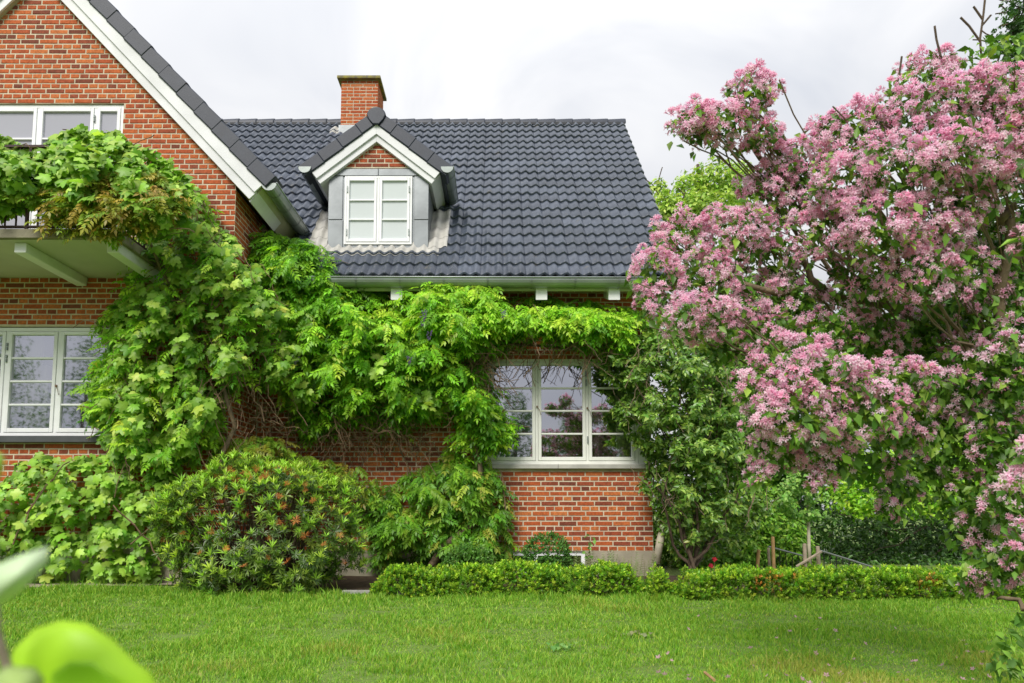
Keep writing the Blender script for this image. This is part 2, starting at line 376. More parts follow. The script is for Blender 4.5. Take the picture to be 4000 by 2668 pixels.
def sh_oval(seed, w=0.26):
    r = random.Random(seed); V, T, C = [], [], []
    leaflet(V, T, C, (0, 0, 0), (r.uniform(-.1, .1), 1, r.uniform(-.3, .05)), w, (0, 0.1, 1), fold=r.uniform(.2, .7))
    return Var(V, T, C)
def sh_sprig(seed, n=9, w=0.16, L=0.38):
    r = random.Random(seed); V, T, C = [], [], []
    for i in range(n):
        t = 0.15+0.85*i/(n-1); a = i*2.4+r.uniform(-.4, .4); up = 0.35+0.5*t
        d = np.array([cos(a)*(1-.5*t), up, sin(a)*(1-.5*t)]); d *= L*r.uniform(.8, 1.2)/np.linalg.norm(d)
        g = 0.75+0.45*t; leaflet(V, T, C, (0, t*0.75, 0), d, w*r.uniform(.8, 1.1), np.cross(d, (cos(a+1.57), 0.1, sin(a+1.57))), (g, g, g))
    return Var(V, T, C)
def sh_whorl(seed, n=9, up=0.25, w=0.13):
    r = random.Random(seed); V, T, C = [], [], []
    for i in range(n):
        a = 2*pi*i/n+r.uniform(-.3, .3); e = up+r.uniform(-.35, .3)
        d = np.array([cos(a)*cos(e), sin(a)*cos(e), sin(e)])*r.uniform(.75, 1.1); nn = np.array([-cos(a)*sin(e), -sin(a)*sin(e), cos(e)])
        g = r.uniform(.8, 1.15); leaflet(V, T, C, (0, 0, 0), d, w, nn, (g, g, g), fold=0.3, mid=0.55)
    return Var(V, T, C)
def sh_bloom(seed, n=11):
    r = random.Random(seed); V, T, C = [], [], []
    pale, deep, bud, thr = (1.0, 1.0, 1.0), (1.0, 0.78, 0.90), (0.92, 0.52, 0.68), (1.0, 0.80, 0.80)
    for i in range(n):
        a = r.uniform(0, 2*pi); e = r.uniform(-0.25, 1.5); dr = np.array([cos(a)*cos(e), sin(a)*cos(e), sin(e)]); c = dr*r.uniform(.45, .62)
        up = np.cross(dr, (0.3, 0.5, 0.8)); up /= np.linalg.norm(up); sd = np.cross(dr, up)
        k = len(V)
        if r.random() < 0.22:                          # bud
            V += [c*0.5, c+up*.06, c+sd*.06, c-up*.05-sd*.05, c+dr*.22]; C += [deep]+[bud]*4
            T += [(k, k+1, k+2), (k, k+2, k+3), (k, k+3, k+1), (k+4, k+2, k+1), (k+4, k+3, k+2), (k+4, k+1, k+3)]; continue
        V += [c*0.45, c+dr*.02]; C += [deep, thr]
        for j in range(5):
            t = 2*pi*j/5+a; p1 = up*cos(t)+sd*sin(t); p2 = up*cos(t+.62)+sd*sin(t+.62); p0 = up*cos(t-.62)+sd*sin(t-.62); q = len(V)
            V += [c+dr*.10+p0*.10, c+dr*.10+p2*.10, c+dr*.17+p1*.24+p0*.08, c+dr*.17+p1*.24+p2*.08]
            C += [deep, deep, pale, pale]; T += [(k, q, q+1), (q, q+2, q+3), (q, q+3, q+1)]
    return Var(V, T, C)
def sh_frond(seed, n=26):
    r = random.Random(seed); V, T, C = [], [], []
    for i in range(n):
        t = 0.2+0.8*i/n; a = i*2.1; L = .3*(1-t)+.05; k = len(V); b = np.array([0, 0, t]); d = np.array([cos(a), sin(a), .45])*L
        V += [b, b+d, b+[0.012, 0, .02]]; T += [(k, k+1, k+2)]; C += [(1, 1, 1)]*3
    k = len(V); V += [(-.012, 0, 0), (.012, 0, 0), (0, 0, 1)]; T += [(k, k+1, k+2)]; C += [(.8, .8, .8)]*3
    return Var(V, T, C)
GRAPE = [sh_grape(i) for i in range(6)]; PINN = [sh_pinnate(i, 5+i % 2) for i in range(6)]
OVAL = [sh_oval(i) for i in range(5)]; OVALW = [sh_oval(i, 0.36) for i in range(4)]; SPRIG = [sh_sprig(i, 8) for i in range(5)]
WHORL = [sh_whorl(i, 10, .3, .10) for i in range(5)]; SHOOT = [sh_whorl(20+i, 8, 1.0, 0.085) for i in range(4)]; WILT = [sh_whorl(40+i, 24, 0.4, 0.035) for i in range(4)]
BLOOM = [sh_bloom(i) for i in range(7)]; FROND = [sh_frond(i) for i in range(4)]
#==PART2==
# ================================================================== SETTING
def axis(lo, hi, step, far): return [-far, -far/4, lo-14, lo-5]+list(np.arange(lo, hi+1e-6, step))+[hi+5, hi+14, far/4, far]
def make_ground():
    xs = axis(-8.0, 7.0, 0.25, 400); ys = axis(1.5, 9.0, 0.25, 400); mb = MB(); nx = len(xs)
    for y in ys:
        for x in xs:
            mb.v.append((x, y, lawn_z(x, y) if (-8.1 < x < 7.1 and 1.4 < y < 9.1) else (0.05 if y > 4 else -0.02)))
    mb.f = [(j*nx+i, j*nx+i+1, (j+1)*nx+i+1, (j+1)*nx+i) for j in range(len(ys)-1) for i in range(nx-1)]
    return struct('ground', mb, M['ground'])
make_ground()
def sheet(name, poly, m, dz, step=0.22):
    """a flat bed following the lawn, cut to a polygon (x, y)"""
    p = np.array(poly); lo, hi = p.min(0), p.max(0); mb = MB(); idx = {}
    xs = np.arange(lo[0], hi[0]+step, step); ys = np.arange(lo[1], hi[1]+step, step)
    def vid(i, j):
        if (i, j) not in idx:
            idx[i, j] = len(mb.v); mb.v.append((xs[i], ys[j], lawn_z(xs[i], ys[j])+dz))
        return idx[i, j]
    for i in range(len(xs)-1):
        for j in range(len(ys)-1):
            if in_poly(np.array([[xs[i]+step/2, ys[j]+step/2]]), poly)[0]:
                mb.f.append((vid(i, j), vid(i+1, j), vid(i+1, j+1), vid(i, j+1)))
    return struct(name, mb, m)
sheet('garden_bed', [(-3.3, 7.25), (-1.3, 7.12), (6.8, 6.9), (6.8, 7.5), (3.2, 7.7), (2.6, 9.19), (-3.3, 9.19)], M['soil'], 0.016)
sheet('gravel_path', [(-8, 7.62), (-4.55, 7.66), (-4.1, 7.9), (-3.4, 8.24), (-8, 8.24)], M['gravel'], 0.016)

# ================================================================== HOUSE
YG, YM = 8.25, 9.2
CX, GX = -3.305, -5.90            # right corner of the gable wing, its axis
SL = 1.06                          # gable slope
house = thing('brick_house', 'red brick house with dark tiled roof, dormer and climbing plants on its walls', 'house', (-2.0, 9.0, 0))
def clip(poly, a, b, c):           # keep a*x+b*z<=c
    out = []
    for i in range(len(poly)):
        p, q = poly[i], poly[(i+1) % len(poly)]; fp, fq = a*p[0]+b*p[1]-c, a*q[0]+b*q[1]-c
        if fp <= 0: out.append(p)
        if (fp < 0) != (fq < 0) and fp != fq:
            t = fp/(fp-fq); out.append((p[0]+(q[0]-p[0])*t, p[1]+(q[1]-p[1])*t))
    return out
def wall_mesh(mb, xs, zs, holes, to3, planes=()):
    for i in range(len(xs)-1):
        for j in range(len(zs)-1):
            cx, cz = (xs[i]+xs[i+1])/2, (zs[j]+zs[j+1])/2
            if any(a < cx < b and c < cz < d for a, b, c, d in holes): continue
            p = [(xs[i], zs[j]), (xs[i+1], zs[j]), (xs[i+1], zs[j+1]), (xs[i], zs[j+1])]
            for h in planes: p = clip(p, *h) if len(p) > 2 else p
            if len(p) > 2: mb.poly([to3(x, z) for x, z in p])
GAB_TOP = 5.07
def gab_planes():  # right slope and its mirror
    c = GAB_TOP+SL*CX
    return [(SL, 1, c), (-SL, 1, c-SL*2*GX)]
LW = (-6.72, -4.747, 1.83, 3.20)        # lower gable window opening
UW = (-6.66, -4.763, 3.93, 6.09)        # balcony window
RW = (-0.165, 2.035, 1.50, 3.02)        # right window
BW = (-0.16, 1.15, 0.10, 0.40)          # cellar window in the plinth
gx0 = 2*GX-CX
wall_g = MB()
wall_mesh(wall_g, [gx0, -6.72, -6.66, -4.763, -4.747, CX], [0.55, 1.83, 3.20, 3.93, 6.09, 8.0], [LW, UW], lambda x, z: (x, YG, z), gab_planes())
wall_mesh(wall_g, [YG, 14.0], [0.55, 4.95], [], lambda y, z: (CX, y, z))
wall_mesh(wall_g, [YG, 14.0], [0.0, 7.0], [], lambda y, z: (gx0, y, z))
def reveal(mb, o, Y, d=0.11):
    a, b, c, e = o
    mb.poly([(a, Y, c), (a, Y+d, c), (a, Y+d, e), (a, Y, e)]); mb.poly([(b, Y, c), (b, Y, e), (b, Y+d, e), (b, Y+d, c)])
    mb.poly([(a, Y, e), (a, Y+d, e), (b, Y+d, e), (b, Y, e)]); mb.poly([(a, Y, c), (b, Y, c), (b, Y+d, c), (a, Y+d, c)])
for o in (LW, UW): reveal(wall_g, o, YG)
wall_g.build('gable_wall', M['mortar'], house)
wall_m = MB()
wall_mesh(wall_m, [CX, -0.165, 2.035, 2.06], [0.40, 1.50, 3.02, 4.15], [RW], lambda x, z: (x, YM, z))
wall_mesh(wall_m, [YM, 16.0], [0.40, 4.3], [], lambda y, z: (2.06, y, z))
wall_m.poly([(2.06, YM, 4.3), (2.06, 16.0, 4.3), (2.06, 12.8, 8.3)])
reveal(wall_m, RW, YM); wall_m.build('main_wall', M['mortar'], house)
pl = MB()
pl.box(gx0-0.02, CX+0.02, YG-0.02, YG+0.3, -0.1, 0.548)
for a, b in ((CX+0.02, BW[0]), (BW[1], 2.08)): pl.box(a, b, YM-0.015, YM+0.3, -0.1, 0.398)
pl.box(BW[0], BW[1], YM+0.2, YM+0.32, -0.1, 0.398)
pl.box(BW[0], BW[1], YM-0.015, YM+0.19, -0.1, BW[2])
pl.build('plinth', M['render'], house)

# ---- bricks
CH, BHT = 0.0667, 0.0525
bricks = []                    # (to3 kind, u, z, w)
def lay(kind, u0, u1, z0, z1, allowed, phase=0.0):
    nrow = int((z1-z0)/CH+0.5)
    for r in range(nrow):
        z = z0+CH*(r+0.5)
        mod, bw = ((0.24, 0.226) if r % 2 else (0.12, 0.106))
        off = phase+(0.0 if r % 2 == 0 else (0.06 if (r//2) % 2 else 0.18))
        k0 = int(math.floor((u0-off)/mod))-1
        for k in range(k0, int((u1-off)/mod)+2):
            a, b = off+k*mod+0.007, off+(k+1)*mod-0.007
            for (p, q) in allowed(z):
                s, e = max(a, p), min(b, q)
                if e-s > 0.028: bricks.append((kind, (s+e)/2, z, e-s, abs((e-s)-bw) < 1e-4))
def sub(iv, holes, z):
    out = [iv]
    for a, b, c, d in holes:
        if c-0.01 < z < d+0.005:
            nxt = []
            for p, q in out:
                if a > p: nxt.append((p, min(q, a)))
                if b < q: nxt.append((max(p, b), q))
            out = nxt
    return [(p, q) for p, q in out if q-p > 0.02]
def allow_g(z):
    hi = min(CX, CX-(z+0.03-GAB_TOP)/SL) if z > GAB_TOP-0.03 else CX
    return sub((-7.6, hi), [LW, UW], z)
lay('g', -7.6, CX, 0.55, 7.6, allow_g, CX)
lay('s', YG, YM, 0.55, 4.95, lambda z: [(YG+0.012, YM)], YG)
lay('m', CX, 2.06, 0.40, 4.1, lambda z: sub((CX+0.02, 2.06), [RW], z), 2.06)
lay('r', YM, 10.6, 0.40, 4.1, lambda z: [(YM+0.012, 10.6)], YM)
def brick_geo(w, h, r):
    j = lambda: r.uniform(-0.0022, 0.0022); hw, hh = w/2, h/2; V = []
    for ins, d in ((0.0, 0.006), (0.001, -0.002), (0.005, -0.0045)):
        for sx, sz in ((-1, -1), (1, -1), (1, 1), (-1, 1)): V.append((sx*(hw-ins)+j(), d+(j()*0.6 if d < 0 else 0), sz*(hh-ins)+j()))
    Fc = [(8, 9, 10, 11)]
    for a in (0, 4):
        for i in range(4): Fc.append((a+i, a+(i+1) % 4, a+4+(i+1) % 4, a+4+i))
    return V, Fc
def brick_to3(kind, u, z, v):
    x, y, zz = v
    if kind == 'g': return (u+x, YG+y, z+zz)
    if kind == 'm': return (u+x, YM+y, z+zz)
    if kind == 's': return (CX-y, u+x, z+zz)
    return (2.06-y, u+x, z+zz)
VINE_POLYS = {}
VINE_POLYS['balcony'] = [(-140, 320), (0, 305), (60, 338), (105, 330), (150, 292), (190, 290), (215, 303), (262, 298), (300, 325), (345, 345), (395, 372), (430, 400), (440, 470), (400, 540), (335, 552), (300, 520), (255, 512), (180, 512), (110, 506), (95, 472), (30, 485), (0, 500), (-140, 500)]
VINE_POLYS['corner'] = [(300, 560), (330, 530), (400, 430), (432, 402), (468, 440), (500, 505), (545, 555), (590, 590), (650, 650), (700, 720), (740, 790), (770, 870), (745, 950), (690, 975), (640, 900), (560, 870), (520, 900), (505, 1040), (420, 1062), (380, 1100), (330, 1085), (250, 1045), (230, 1000), (205, 960), (215, 850), (240, 780), (208, 745), (270, 690), (300, 620)]
VINE_POLYS['foot'] = [(-140, 1100), (0, 1095), (40, 1062), (90, 1040), (160, 1045), (250, 1040), (330, 1080), (410, 1060), (420, 1100), (375, 1180), (360, 1338), (250, 1345), (100, 1348), (50, 1325), (30, 1320), (-140, 1320)]
VINE_POLYS['eaves'] = [(575, 560), (590, 535), (612, 522), (650, 545), (690, 542), (735, 560), (765, 600), (785, 640), (830, 662), (885, 655), (900, 690), (950, 668), (985, 645), (1015, 640), (1060, 655), (1095, 642), (1135, 655), (1150, 690), (1250, 672), (1300, 692), (1350, 682), (1400, 705), (1440, 700), (1495, 722), (1495, 790), (1440, 812), (1345, 800), (1300, 785), (1200, 772), (1130, 800), (1108, 830), (1132, 900), (1158, 945), (1178, 980), (1150, 1010), (1130, 1050), (1080, 1062), (1030, 1040), (1060, 960), (1010, 940), (930, 975), (850, 965), (790, 955), (760, 985), (700, 1010), (680, 960), (700, 850), (660, 760), (600, 650)]
VINE_POLYS['low'] = [(850, 1110), (885, 1112), (940, 1082), (980, 1062), (1040, 1040), (1120, 1050), (1150, 1090), (1162, 1150), (1168, 1220), (1182, 1285), (860, 1290), (850, 1200), (832, 1150)]
VINE_POLYS['mid'] = [(500, 1010), (640, 985), (690, 1040), (760, 1050), (865, 1080), (872, 1108), (840, 1130), (760, 1105), (640, 1080), (540, 1065)]
FULLB = [i for i, b in enumerate(bricks) if b[4] and b[0] in 'gm']
cen = np.array([brick_to3(bricks[i][0], bricks[i][1], bricks[i][2], (0, 0, 0)) for i in FULLB])
pxy, dep = projn(cen)
ok = (pxy[:, 0] > 8) & (pxy[:, 0] < 2340) & (pxy[:, 1] > 8) & (pxy[:, 1] < 1290)
for k, pg in VINE_POLYS.items(): ok &= ~in_poly(pxy, pg)
ok &= ~((pxy[:, 0] > 1380) & (pxy[:, 1] < 1080)) & ~((pxy[:, 0] > 1480) & (pxy[:, 0] < 1700)) & ~((pxy[:, 0] < 320) & (pxy[:, 1] > 545) & (pxy[:, 1] < 625))
area = np.array([bricks[i][3] for i in FULLB])/dep**2
single = set(np.array(FULLB)[np.argsort(-(area*ok))[:300]].tolist())
r_ = random.Random(5); ho = house.location
bm_s = [[None]*4, [None]*4]
for k in range(2):
    for q in range(4):
        mb = MB(); mb.add(*brick_geo(0.106 if k == 0 else 0.226, BHT, r_)); bm_s[k][q] = mb.mesh('brick', M['brick1'])
rest = MB()
for i, (kind, u, z, w, full) in enumerate(bricks):
    if i in single:
        p = Vector(brick_to3(kind, u, z, (0, r_.uniform(-.002, .002), 0)))-ho
        link('brick', bm_s[0 if w < 0.15 else 1][r_.randrange(4)], house, p)
    else:
        V, Fc = brick_geo(w, BHT, r_); rest.add([brick_to3(kind, u, z, v) for v in V], [f[::-1] for f in Fc] if kind == 's' and False else Fc, r_.random())
tag(rest.build('brickwork', M['brickn'], house), kind='stuff')

# ---- windows
def window(Y, x0, x1, z0, z1, cuts, rows, glass, paint, fw=0.045, bar=0.024, sw=0.042, zs=None, hook=(), hinge=()):
    yf = Y+0.022
    fr = MB(); fr.box(x0, x0+fw, yf, yf+0.1, z0, z1); fr.box(x1-fw, x1, yf, yf+0.1, z0, z1)
    fr.box(x0+fw, x1-fw, yf, yf+0.1, z1-fw, z1); fr.box(x0+fw, x1-fw, yf, yf+0.1, z0, z0+fw)
    inner = [x0+fw]+list(cuts)+[x1-fw]
    for c in cuts: fr.box(c-0.017, c+0.017, yf+0.002, yf+0.1, z0+fw, z1-fw)
    wo = fr.build('window', M[paint], house, bevel=0.004)
    for i in range(len(inner)-1):
        a = inner[i]+(0.02 if i else 0.003); b = inner[i+1]-(0.02 if i < len(inner)-2 else 0.003); c, d = z0+fw+0.004, z1-fw-0.004; s = sw
        ys = yf-0.008
        sm = MB(); sm.box(a, a+s, ys, ys+0.06, c, d); sm.box(b-s, b, ys, ys+0.06, c, d); sm.box(a+s, b-s, ys, ys+0.06, d-s, d); sm.box(a+s, b-s, ys, ys+0.06, c, c+s*1.2)
        hz = zs or [c+s*1.2+(d-s-c-s*1.2)*k/rows for k in range(1, rows)]
        for h in hz: sm.box(a+s, b-s, ys+0.006, ys+0.05, h-bar/2, h+bar/2)
        sm.build('sash', M[paint], wo, bevel=0.005)
        ed = [c+s*1.2]+list(hz)+[d-s]
        for k in range(len(ed)-1):
            lo = ed[k]+(bar/2 if k else 0); hi = ed[k+1]-(bar/2 if k < len(ed)-2 else 0); t = random.uniform(-.0012, .0012); t2 = random.uniform(-.0012, .0012)
            MB().poly([(a+s, ys+0.03-t-t2, lo), (b-s, ys+0.03+t-t2, lo), (b-s, ys+0.03+t+t2, hi), (a+s, ys+0.03-t+t2, hi)]).build('pane', M[glass], wo)
    for hx, hz0 in hook:
        MB().tube([(hx, yf-0.01, hz0), (hx+0.035, yf-0.03, hz0-0.05), (hx+0.05, yf-0.03, hz0-0.115), (hx+0.062, yf-0.03, hz0-0.10)], 0.0035, 5).box(hx-.01, hx+.01, yf-.02, yf, hz0-.012, hz0+.012).build('window_hook', M['twig'], wo)
    for hx, hz0 in hinge:
        MB().box(hx-.008, hx+.008, yf-.022, yf, hz0-.045, hz0-.004).box(hx-.008, hx+.008, yf-.02, yf, hz0+.004, hz0+.045).build('hinge', M['gutter'], wo)
    return wo
lw = window(YG, -6.72, -4.747, 1.84, 3.19, (-6.066, -5.426), 4, 'glass', 'white', hook=((-5.43, 2.46),), hinge=((-6.06, 2.95), (-6.06, 2.8)))
MB().prism([(-6.8, 1.755), (-4.70, 1.755), (-4.70, 1.835), (-6.8, 1.835)], YG-0.10, YG+0.03).build('window_sill', M['slate'], lw, bevel=0.006)
uw = window(YG, -6.66, -4.763, 3.94, 6.085, (-5.854, -5.129), 5, 'blind2', 'white', zs=[4.35, 4.78, 5.21, 5.634], hinge=((-5.14, 5.9), (-5.14, 5.7)))
rw = window(YM, -0.165, 1.885, 1.565, 3.015, (0.512, 1.198), 4, 'glass', 'cream', hook=((0.515, 2.35), (1.2, 2.33)), hinge=((1.19, 2.8), (1.19, 2.68), (1.2, 1.9)))
MB().box(1.888, 2.034, YM+0.012, YM+0.06, 1.56, 3.015).build('side_panel', M['cream'], rw)
sl = MB()
for a, b in ((-0.18, 0.79), (0.793, 2.03)): sl.prism([(a, 1.5), (b, 1.5), (b, 1.56), (a, 1.56)], YM-0.07, YM+0.03)
sl.build('window_sill', M['lead'], rw, bevel=0.006)
cw = MB(); x0, x1, z0, z1 = BW; yf = YM+0.03
cw.box(x0, x1, yf, yf+.06, z1-.06, z1-.002); cw.box(x0, x1, yf, yf+.06, z0, z0+.05); cw.box(x0, x0+.05, yf, yf+.06, z0+.05, z1-.06); cw.box(x1-.05, x1, yf, yf+.06, z0+.05, z1-.06); cw.box(.47, .52, yf, yf+.06, z0+.05, z1-.06)
cwo = cw.build('window', M['white'], house)
for a, b in ((x0+.05, .47), (.52, x1-.05)): MB().poly([(a, yf+.03, z0+.05), (b, yf+.03, z0+.05), (b, yf+.03, z1-.06), (a, yf+.03, z1-.06)]).build('pane', M['glass'], cwo)
cw = MB(); cw.box(-6.0, -5.45, YG-.03, YG+.03, .38, .44); cw.box(-5.51, -5.45, YG-.03, YG+.03, .12, .38)
cwo = cw.build('window', M['white'], house); MB().poly([(-6.0, YG-.026, .12), (-5.51, YG-.026, .12), (-5.51, YG-.026, .38), (-6, YG-.026, .38)]).build('pane', M['glass'], cwo)
# rooms behind the glass
def room(x0, x1, z0, z1, y0, d):
    mb = MB(); y1 = y0+d
    for q in ([(x0, y1, z0), (x1, y1, z0), (x1, y1, z1), (x0, y1, z1)], [(x0, y0, z0), (x0, y1, z0), (x0, y1, z1), (x0, y0, z1)], [(x1, y0, z0), (x1, y0, z1), (x1, y1, z1), (x1, y1, z0)],
              [(x0, y0, z0), (x1, y0, z0), (x1, y1, z0), (x0, y1, z0)], [(x0, y0, z1), (x0, y1, z1), (x1, y1, z1), (x1, y0, z1)],
              ): mb.poly(q)
    return mb.build('room', M['room'], house)
room(-7.5, -3.5, 0.9, 3.5, YG+0.14, 3.2); room(-1.2, 2.0, 0.75, 3.3, YM+0.14, 3.4); room(-0.3, 1.3, 0.02, 0.39, YM+0.1, 0.09)
def curtain(x0, x1, z0, z1, y, parent, waves=5):
    mb = MB(); n = waves*8
    for i in range(n+1):
        x = x0+(x1-x0)*i/n; dy = 0.03*sin(i/8*2*pi)+0.01*sin(i*1.7)
        mb.v += [(x+0.01*sin(i), y+dy*1.3, z0), (x, y+dy, z1)]
    mb.f = [(2*i, 2*i+2, 2*i+3, 2*i+1) for i in range(n)]
    mb.build('curtain', M['curtain'], parent, smooth=True)
curtain(-5.98, -5.78, 1.2, 3.2, YG+0.28, lw, 3); curtain(-0.12, 0.06, 1.58, 3.0, YM+0.2, rw, 3); curtain(1.62, 1.84, 1.58, 3.0, YM+0.22, rw, 4); curtain(1.36, 1.42, 1.58, 3.0, YM+0.5, rw, 2)
MB().box(-6.0, -5.75, YG+.3, YG+1.2, 2.65, 2.78).box(-5.8, -5.72, YG+.3, YG+.4, 1.2, 2.65).build('shelf_unit', M['curtain'], lw)
MB().box(-0.12, 1.84, YM+.125, YM+.32, 1.53, 1.575).build('inner_sill', M['cream'], rw)
def shelfitem(name, label, cat, u, mb_fn, m):
    b = P(u, 1800, YM+0.2); o = thing(name, label, cat, (b.x, b.y, 1.576)); mb_fn(o)
t = thing('planter_pot', 'blue glazed square pot on the sill inside the large window', 'pot', (0.0, YM+.2, 1.576)); c = P(1971, 1780, YM+.2).x
t.location.x = c
MB().prism([(c-.055, 1.577), (c+.055, 1.577), (c+.06, 1.62), (c+.052, 1.66), (c+.066, 1.70), (c+.066, 1.715), (c-.066, 1.715), (c-.066, 1.70), (c-.052, 1.66), (c-.06, 1.62)], YM+.145, YM+.26).build('pot_body', M['bluepot'], t)
MB().box(c-.05, c+.05, YM+.16, YM+.245, 1.7, 1.718).build('pot_soil', M['soil'], t)
c = P(2133, 1780, YM+.2).x; t = thing('candle', 'pale green pillar candle on the sill inside the large window', 'candle', (c, YM+.2, 1.576))
MB().lathe((c, YM+.2, 1.577), [(.03, 0), (.03, .09), (.026, .095), (.01, .09)]).build('wax', M['candle'], t, smooth=True); MB().tube([(c, YM+.2, 1.66), (c+.002, YM+.2, 1.685)], .002, 4).build('wick', M['black'], t)
c = P(2198, 1780, YM+.2).x; t = thing('glass_jar', 'yellowish round-shouldered jar on the sill behind the middle casement', 'jar', (c, YM+.2, 1.576))
MB().lathe((c, YM+.2, 1.577), [(.05, 0), (.056, .01), (.056, .1), (.045, .125), (.034, .13)]).build('jar_body', M['jar'], t, smooth=True); MB().lathe((c, YM+.2, 1.708), [(.036, 0), (.036, .018), (.03, .02)]).build('jar_lid', M['candle'], t)

# ---- main roof
PHI = radians(48.4); YE, ZE, GA = 8.8, 4.016, 0.289
UPV = Vector((0, cos(PHI), sin(PHI))); NRM = Vector((0, -sin(PHI), cos(PHI))); VERGE = 2.45
def roof_pt(x, L, h=0.0): return Vector((x, YE, ZE))+UPV*L+NRM*h
LR = 6.02
def wave(t):            # tile profile across one 0.15 m roll
    t = t % 1.0; return 0.036*(0.5-0.5*cos(2*pi*t**1.45))
def tile_mesh(nseg=8, r=None):
    mb = MB(); w = 0.30; n = 2*nseg
    prof = [(-w*i/n, wave(1-(i/nseg) % 1.0 if i % nseg else 0.0)) for i in range(n+1)]
    ln = GA+0.035
    rows = []
    for y, h in ((0.0, 0.006), (0.0, 0.036), (0.008, 0.041), (ln, 0.006)):
        rows.append(len(mb.v)); mb.v += [(x, y, z+h) for x, z in prof]
    for k in range(3): mb.f += [(rows[k]+i+1, rows[k]+i, rows[k+1]+i, rows[k+1]+i+1) for i in range(n)]
    a = rows
    mb.f += [(a[0], a[3], a[2], a[1]), (a[0]+n, a[1]+n, a[2]+n, a[3]+n)]
    return mb
RB = Matrix(((1, 0, 0), (0, cos(PHI), -sin(PHI)), (0, sin(PHI), cos(PHI)))).to_4x4()
YD = 9.32                          # dormer front
dm_x0, dm_x1 = P(1279, 975, YD).x, P(1672, 975, YD).x
roof = MB(); 
roof.add([roof_pt(-6.4, 0.0, -0.03), roof_pt(VERGE-.02, 0.0, -0.03), roof_pt(VERGE-.02, LR, -.03), roof_pt(-6.4, LR, -.03)], [(0, 1, 2, 3)])
bk = roof_pt(0, LR, -.03)
roof.add([(-6.4, bk.y, bk.z), (VERGE-.02, bk.y, bk.z), (VERGE-.02, 16.8, 4.0), (-6.4, 16.8, 4.0)], [(0, 1, 2, 3)])
roof_o = roof.build('roof', M['verge'], house)
tl = tile_mesh(); tmesh = tl.mesh('roof_tile', M['tile']); tmesh.polygons.foreach_set('use_smooth', [True]*len(tmesh.polygons))
spots = []
for row in range(21):
    for colm in range(30):
        x = VERGE-0.3*colm; L = row*GA; c = roof_pt(x-.15, L)
        if c.z+0.1 < 5.03-SL*(x-.3+3.0) and x < -2.9: continue      # swallowed by the gable roof
        if x < -6.2: continue
        if dm_x0+0.2 < x-.15 < dm_x1-0.2 and c.y > YD and c.z < 5.6: continue
        spots.append((x, L, proj_d if False else (c.y)))
spots.sort(key=lambda s: s[2])
resttile = MB()
for i, (x, L, _) in enumerate(spots):
    mt = Matrix.Translation(roof_pt(x+random.uniform(-.002, .002), L+random.uniform(-.006, .006), random.uniform(0, .004))) @ RB @ Matrix.Rotation(random.uniform(-.008, .012), 4, 'X')
    if i < 300:
        ob = link('roof_tile', tmesh, roof_o); mt.translation -= ho; ob.matrix_basis = mt
    else: resttile.add([mt @ Vector(v) for v in tl.v], tl.f)
tag(resttile.build('roof_tiles', M['tile'], roof_o, smooth=True), kind='stuff')
# ridge caps
def ridge_cap(p, d, r, ln, n=9):
    d = d.normalized(); s = d.cross(Vector((0, 0, 1))).normalized(); u = s.cross(d); mb = MB()
    for k, (t, rr) in enumerate(((0, r*.93), (ln-.02, r*1.06), (ln, r*1.04), (ln, r*.9))):
        for j in range(n):
            a = -0.25+(pi+.5)*j/(n-1); mb.v.append(p+d*t+(s*cos(a)+u*sin(a))*rr)
    mb.f = [(k*n+j, (k+1)*n+j, (k+1)*n+j+1, k*n+j+1) for k in range(3) for j in range(n-1)]
    return mb
for i in range(26):
    x = VERGE-0.343*(i+1)
    if -3.2 < x < -2.45: continue
    ridge_cap(Vector((x, 12.8, roof_pt(0, LR).z-.03)), Vector((1, 0, 0)), 0.115, 0.36).build('ridge_cap', M['verge'], roof_o, smooth=True)
MB().lathe((0, 0, 0), [(0.001, 0), (.11, 0)], 4)
# lead under the ridge caps
MB().add([roof_pt(-6.2, LR-.17, .052), roof_pt(VERGE, LR-.17, .052), roof_pt(VERGE, LR, .07), roof_pt(-6.2, LR, .07)], [(0, 1, 2, 3)]).build('ridge_roll', M['black'], roof_o)
# ---- gutters
def gutter(p0, p1, r, parent, lat, straps=0.57, name='gutter', capend=True):
    p0, p1 = Vector(p0), Vector(p1); d = (p1-p0); ln = d.length; d.normalize(); lat = Vector(lat); mb = MB(); n = 11
    for rr in (r, r-.006):
        for p in (p0, p1):
            for j in range(n):
                a = pi+pi*j/(n-1); mb.v.append(p+lat*cos(a)*rr+Vector((0, 0, 1))*sin(a)*rr)
    for b in (0, 2*n): mb.f += [(b+j, b+j+1, b+n+j+1, b+n+j) for j in range(n-1)]
    if capend:
        for b in (0, n): mb.f.append(tuple(range(b, b+n)))
    g = mb.build(name, M['gutter'], parent, smooth=False)
    MB().tube([p0+lat*r, p1+lat*r], 0.011, 8).build('gutter_bead', M['gutter'], g, smooth=True)
    k = 0.2
    while k < ln:
        sb = MB(); q = p0+d*k; m2 = 9
        for dx in (-.012, .012):
            for j in range(m2):
                a = pi*1.05+pi*.95*j/(m2-1); sb.v.append(q+d*dx+lat*cos(a)*(r+.004)+Vector((0, 0, 1))*sin(a)*(r+.004))
        sb.f = [(j, j+1, m2+j+1, m2+j) for j in range(m2-1)]
        sb.build('gutter_strap', M['zinc'], g); k += straps
    return g
gutter((-3.2, YE-.075, ZE-.055), (VERGE, YE-.075, ZE-.067), 0.108, house, (0, -1, 0))
fa = MB(); fa.box(CX, 2.40, YE+.05, YE+.08, 3.85, 4.0)
fa.build('fascia_board', M['cream'], house)
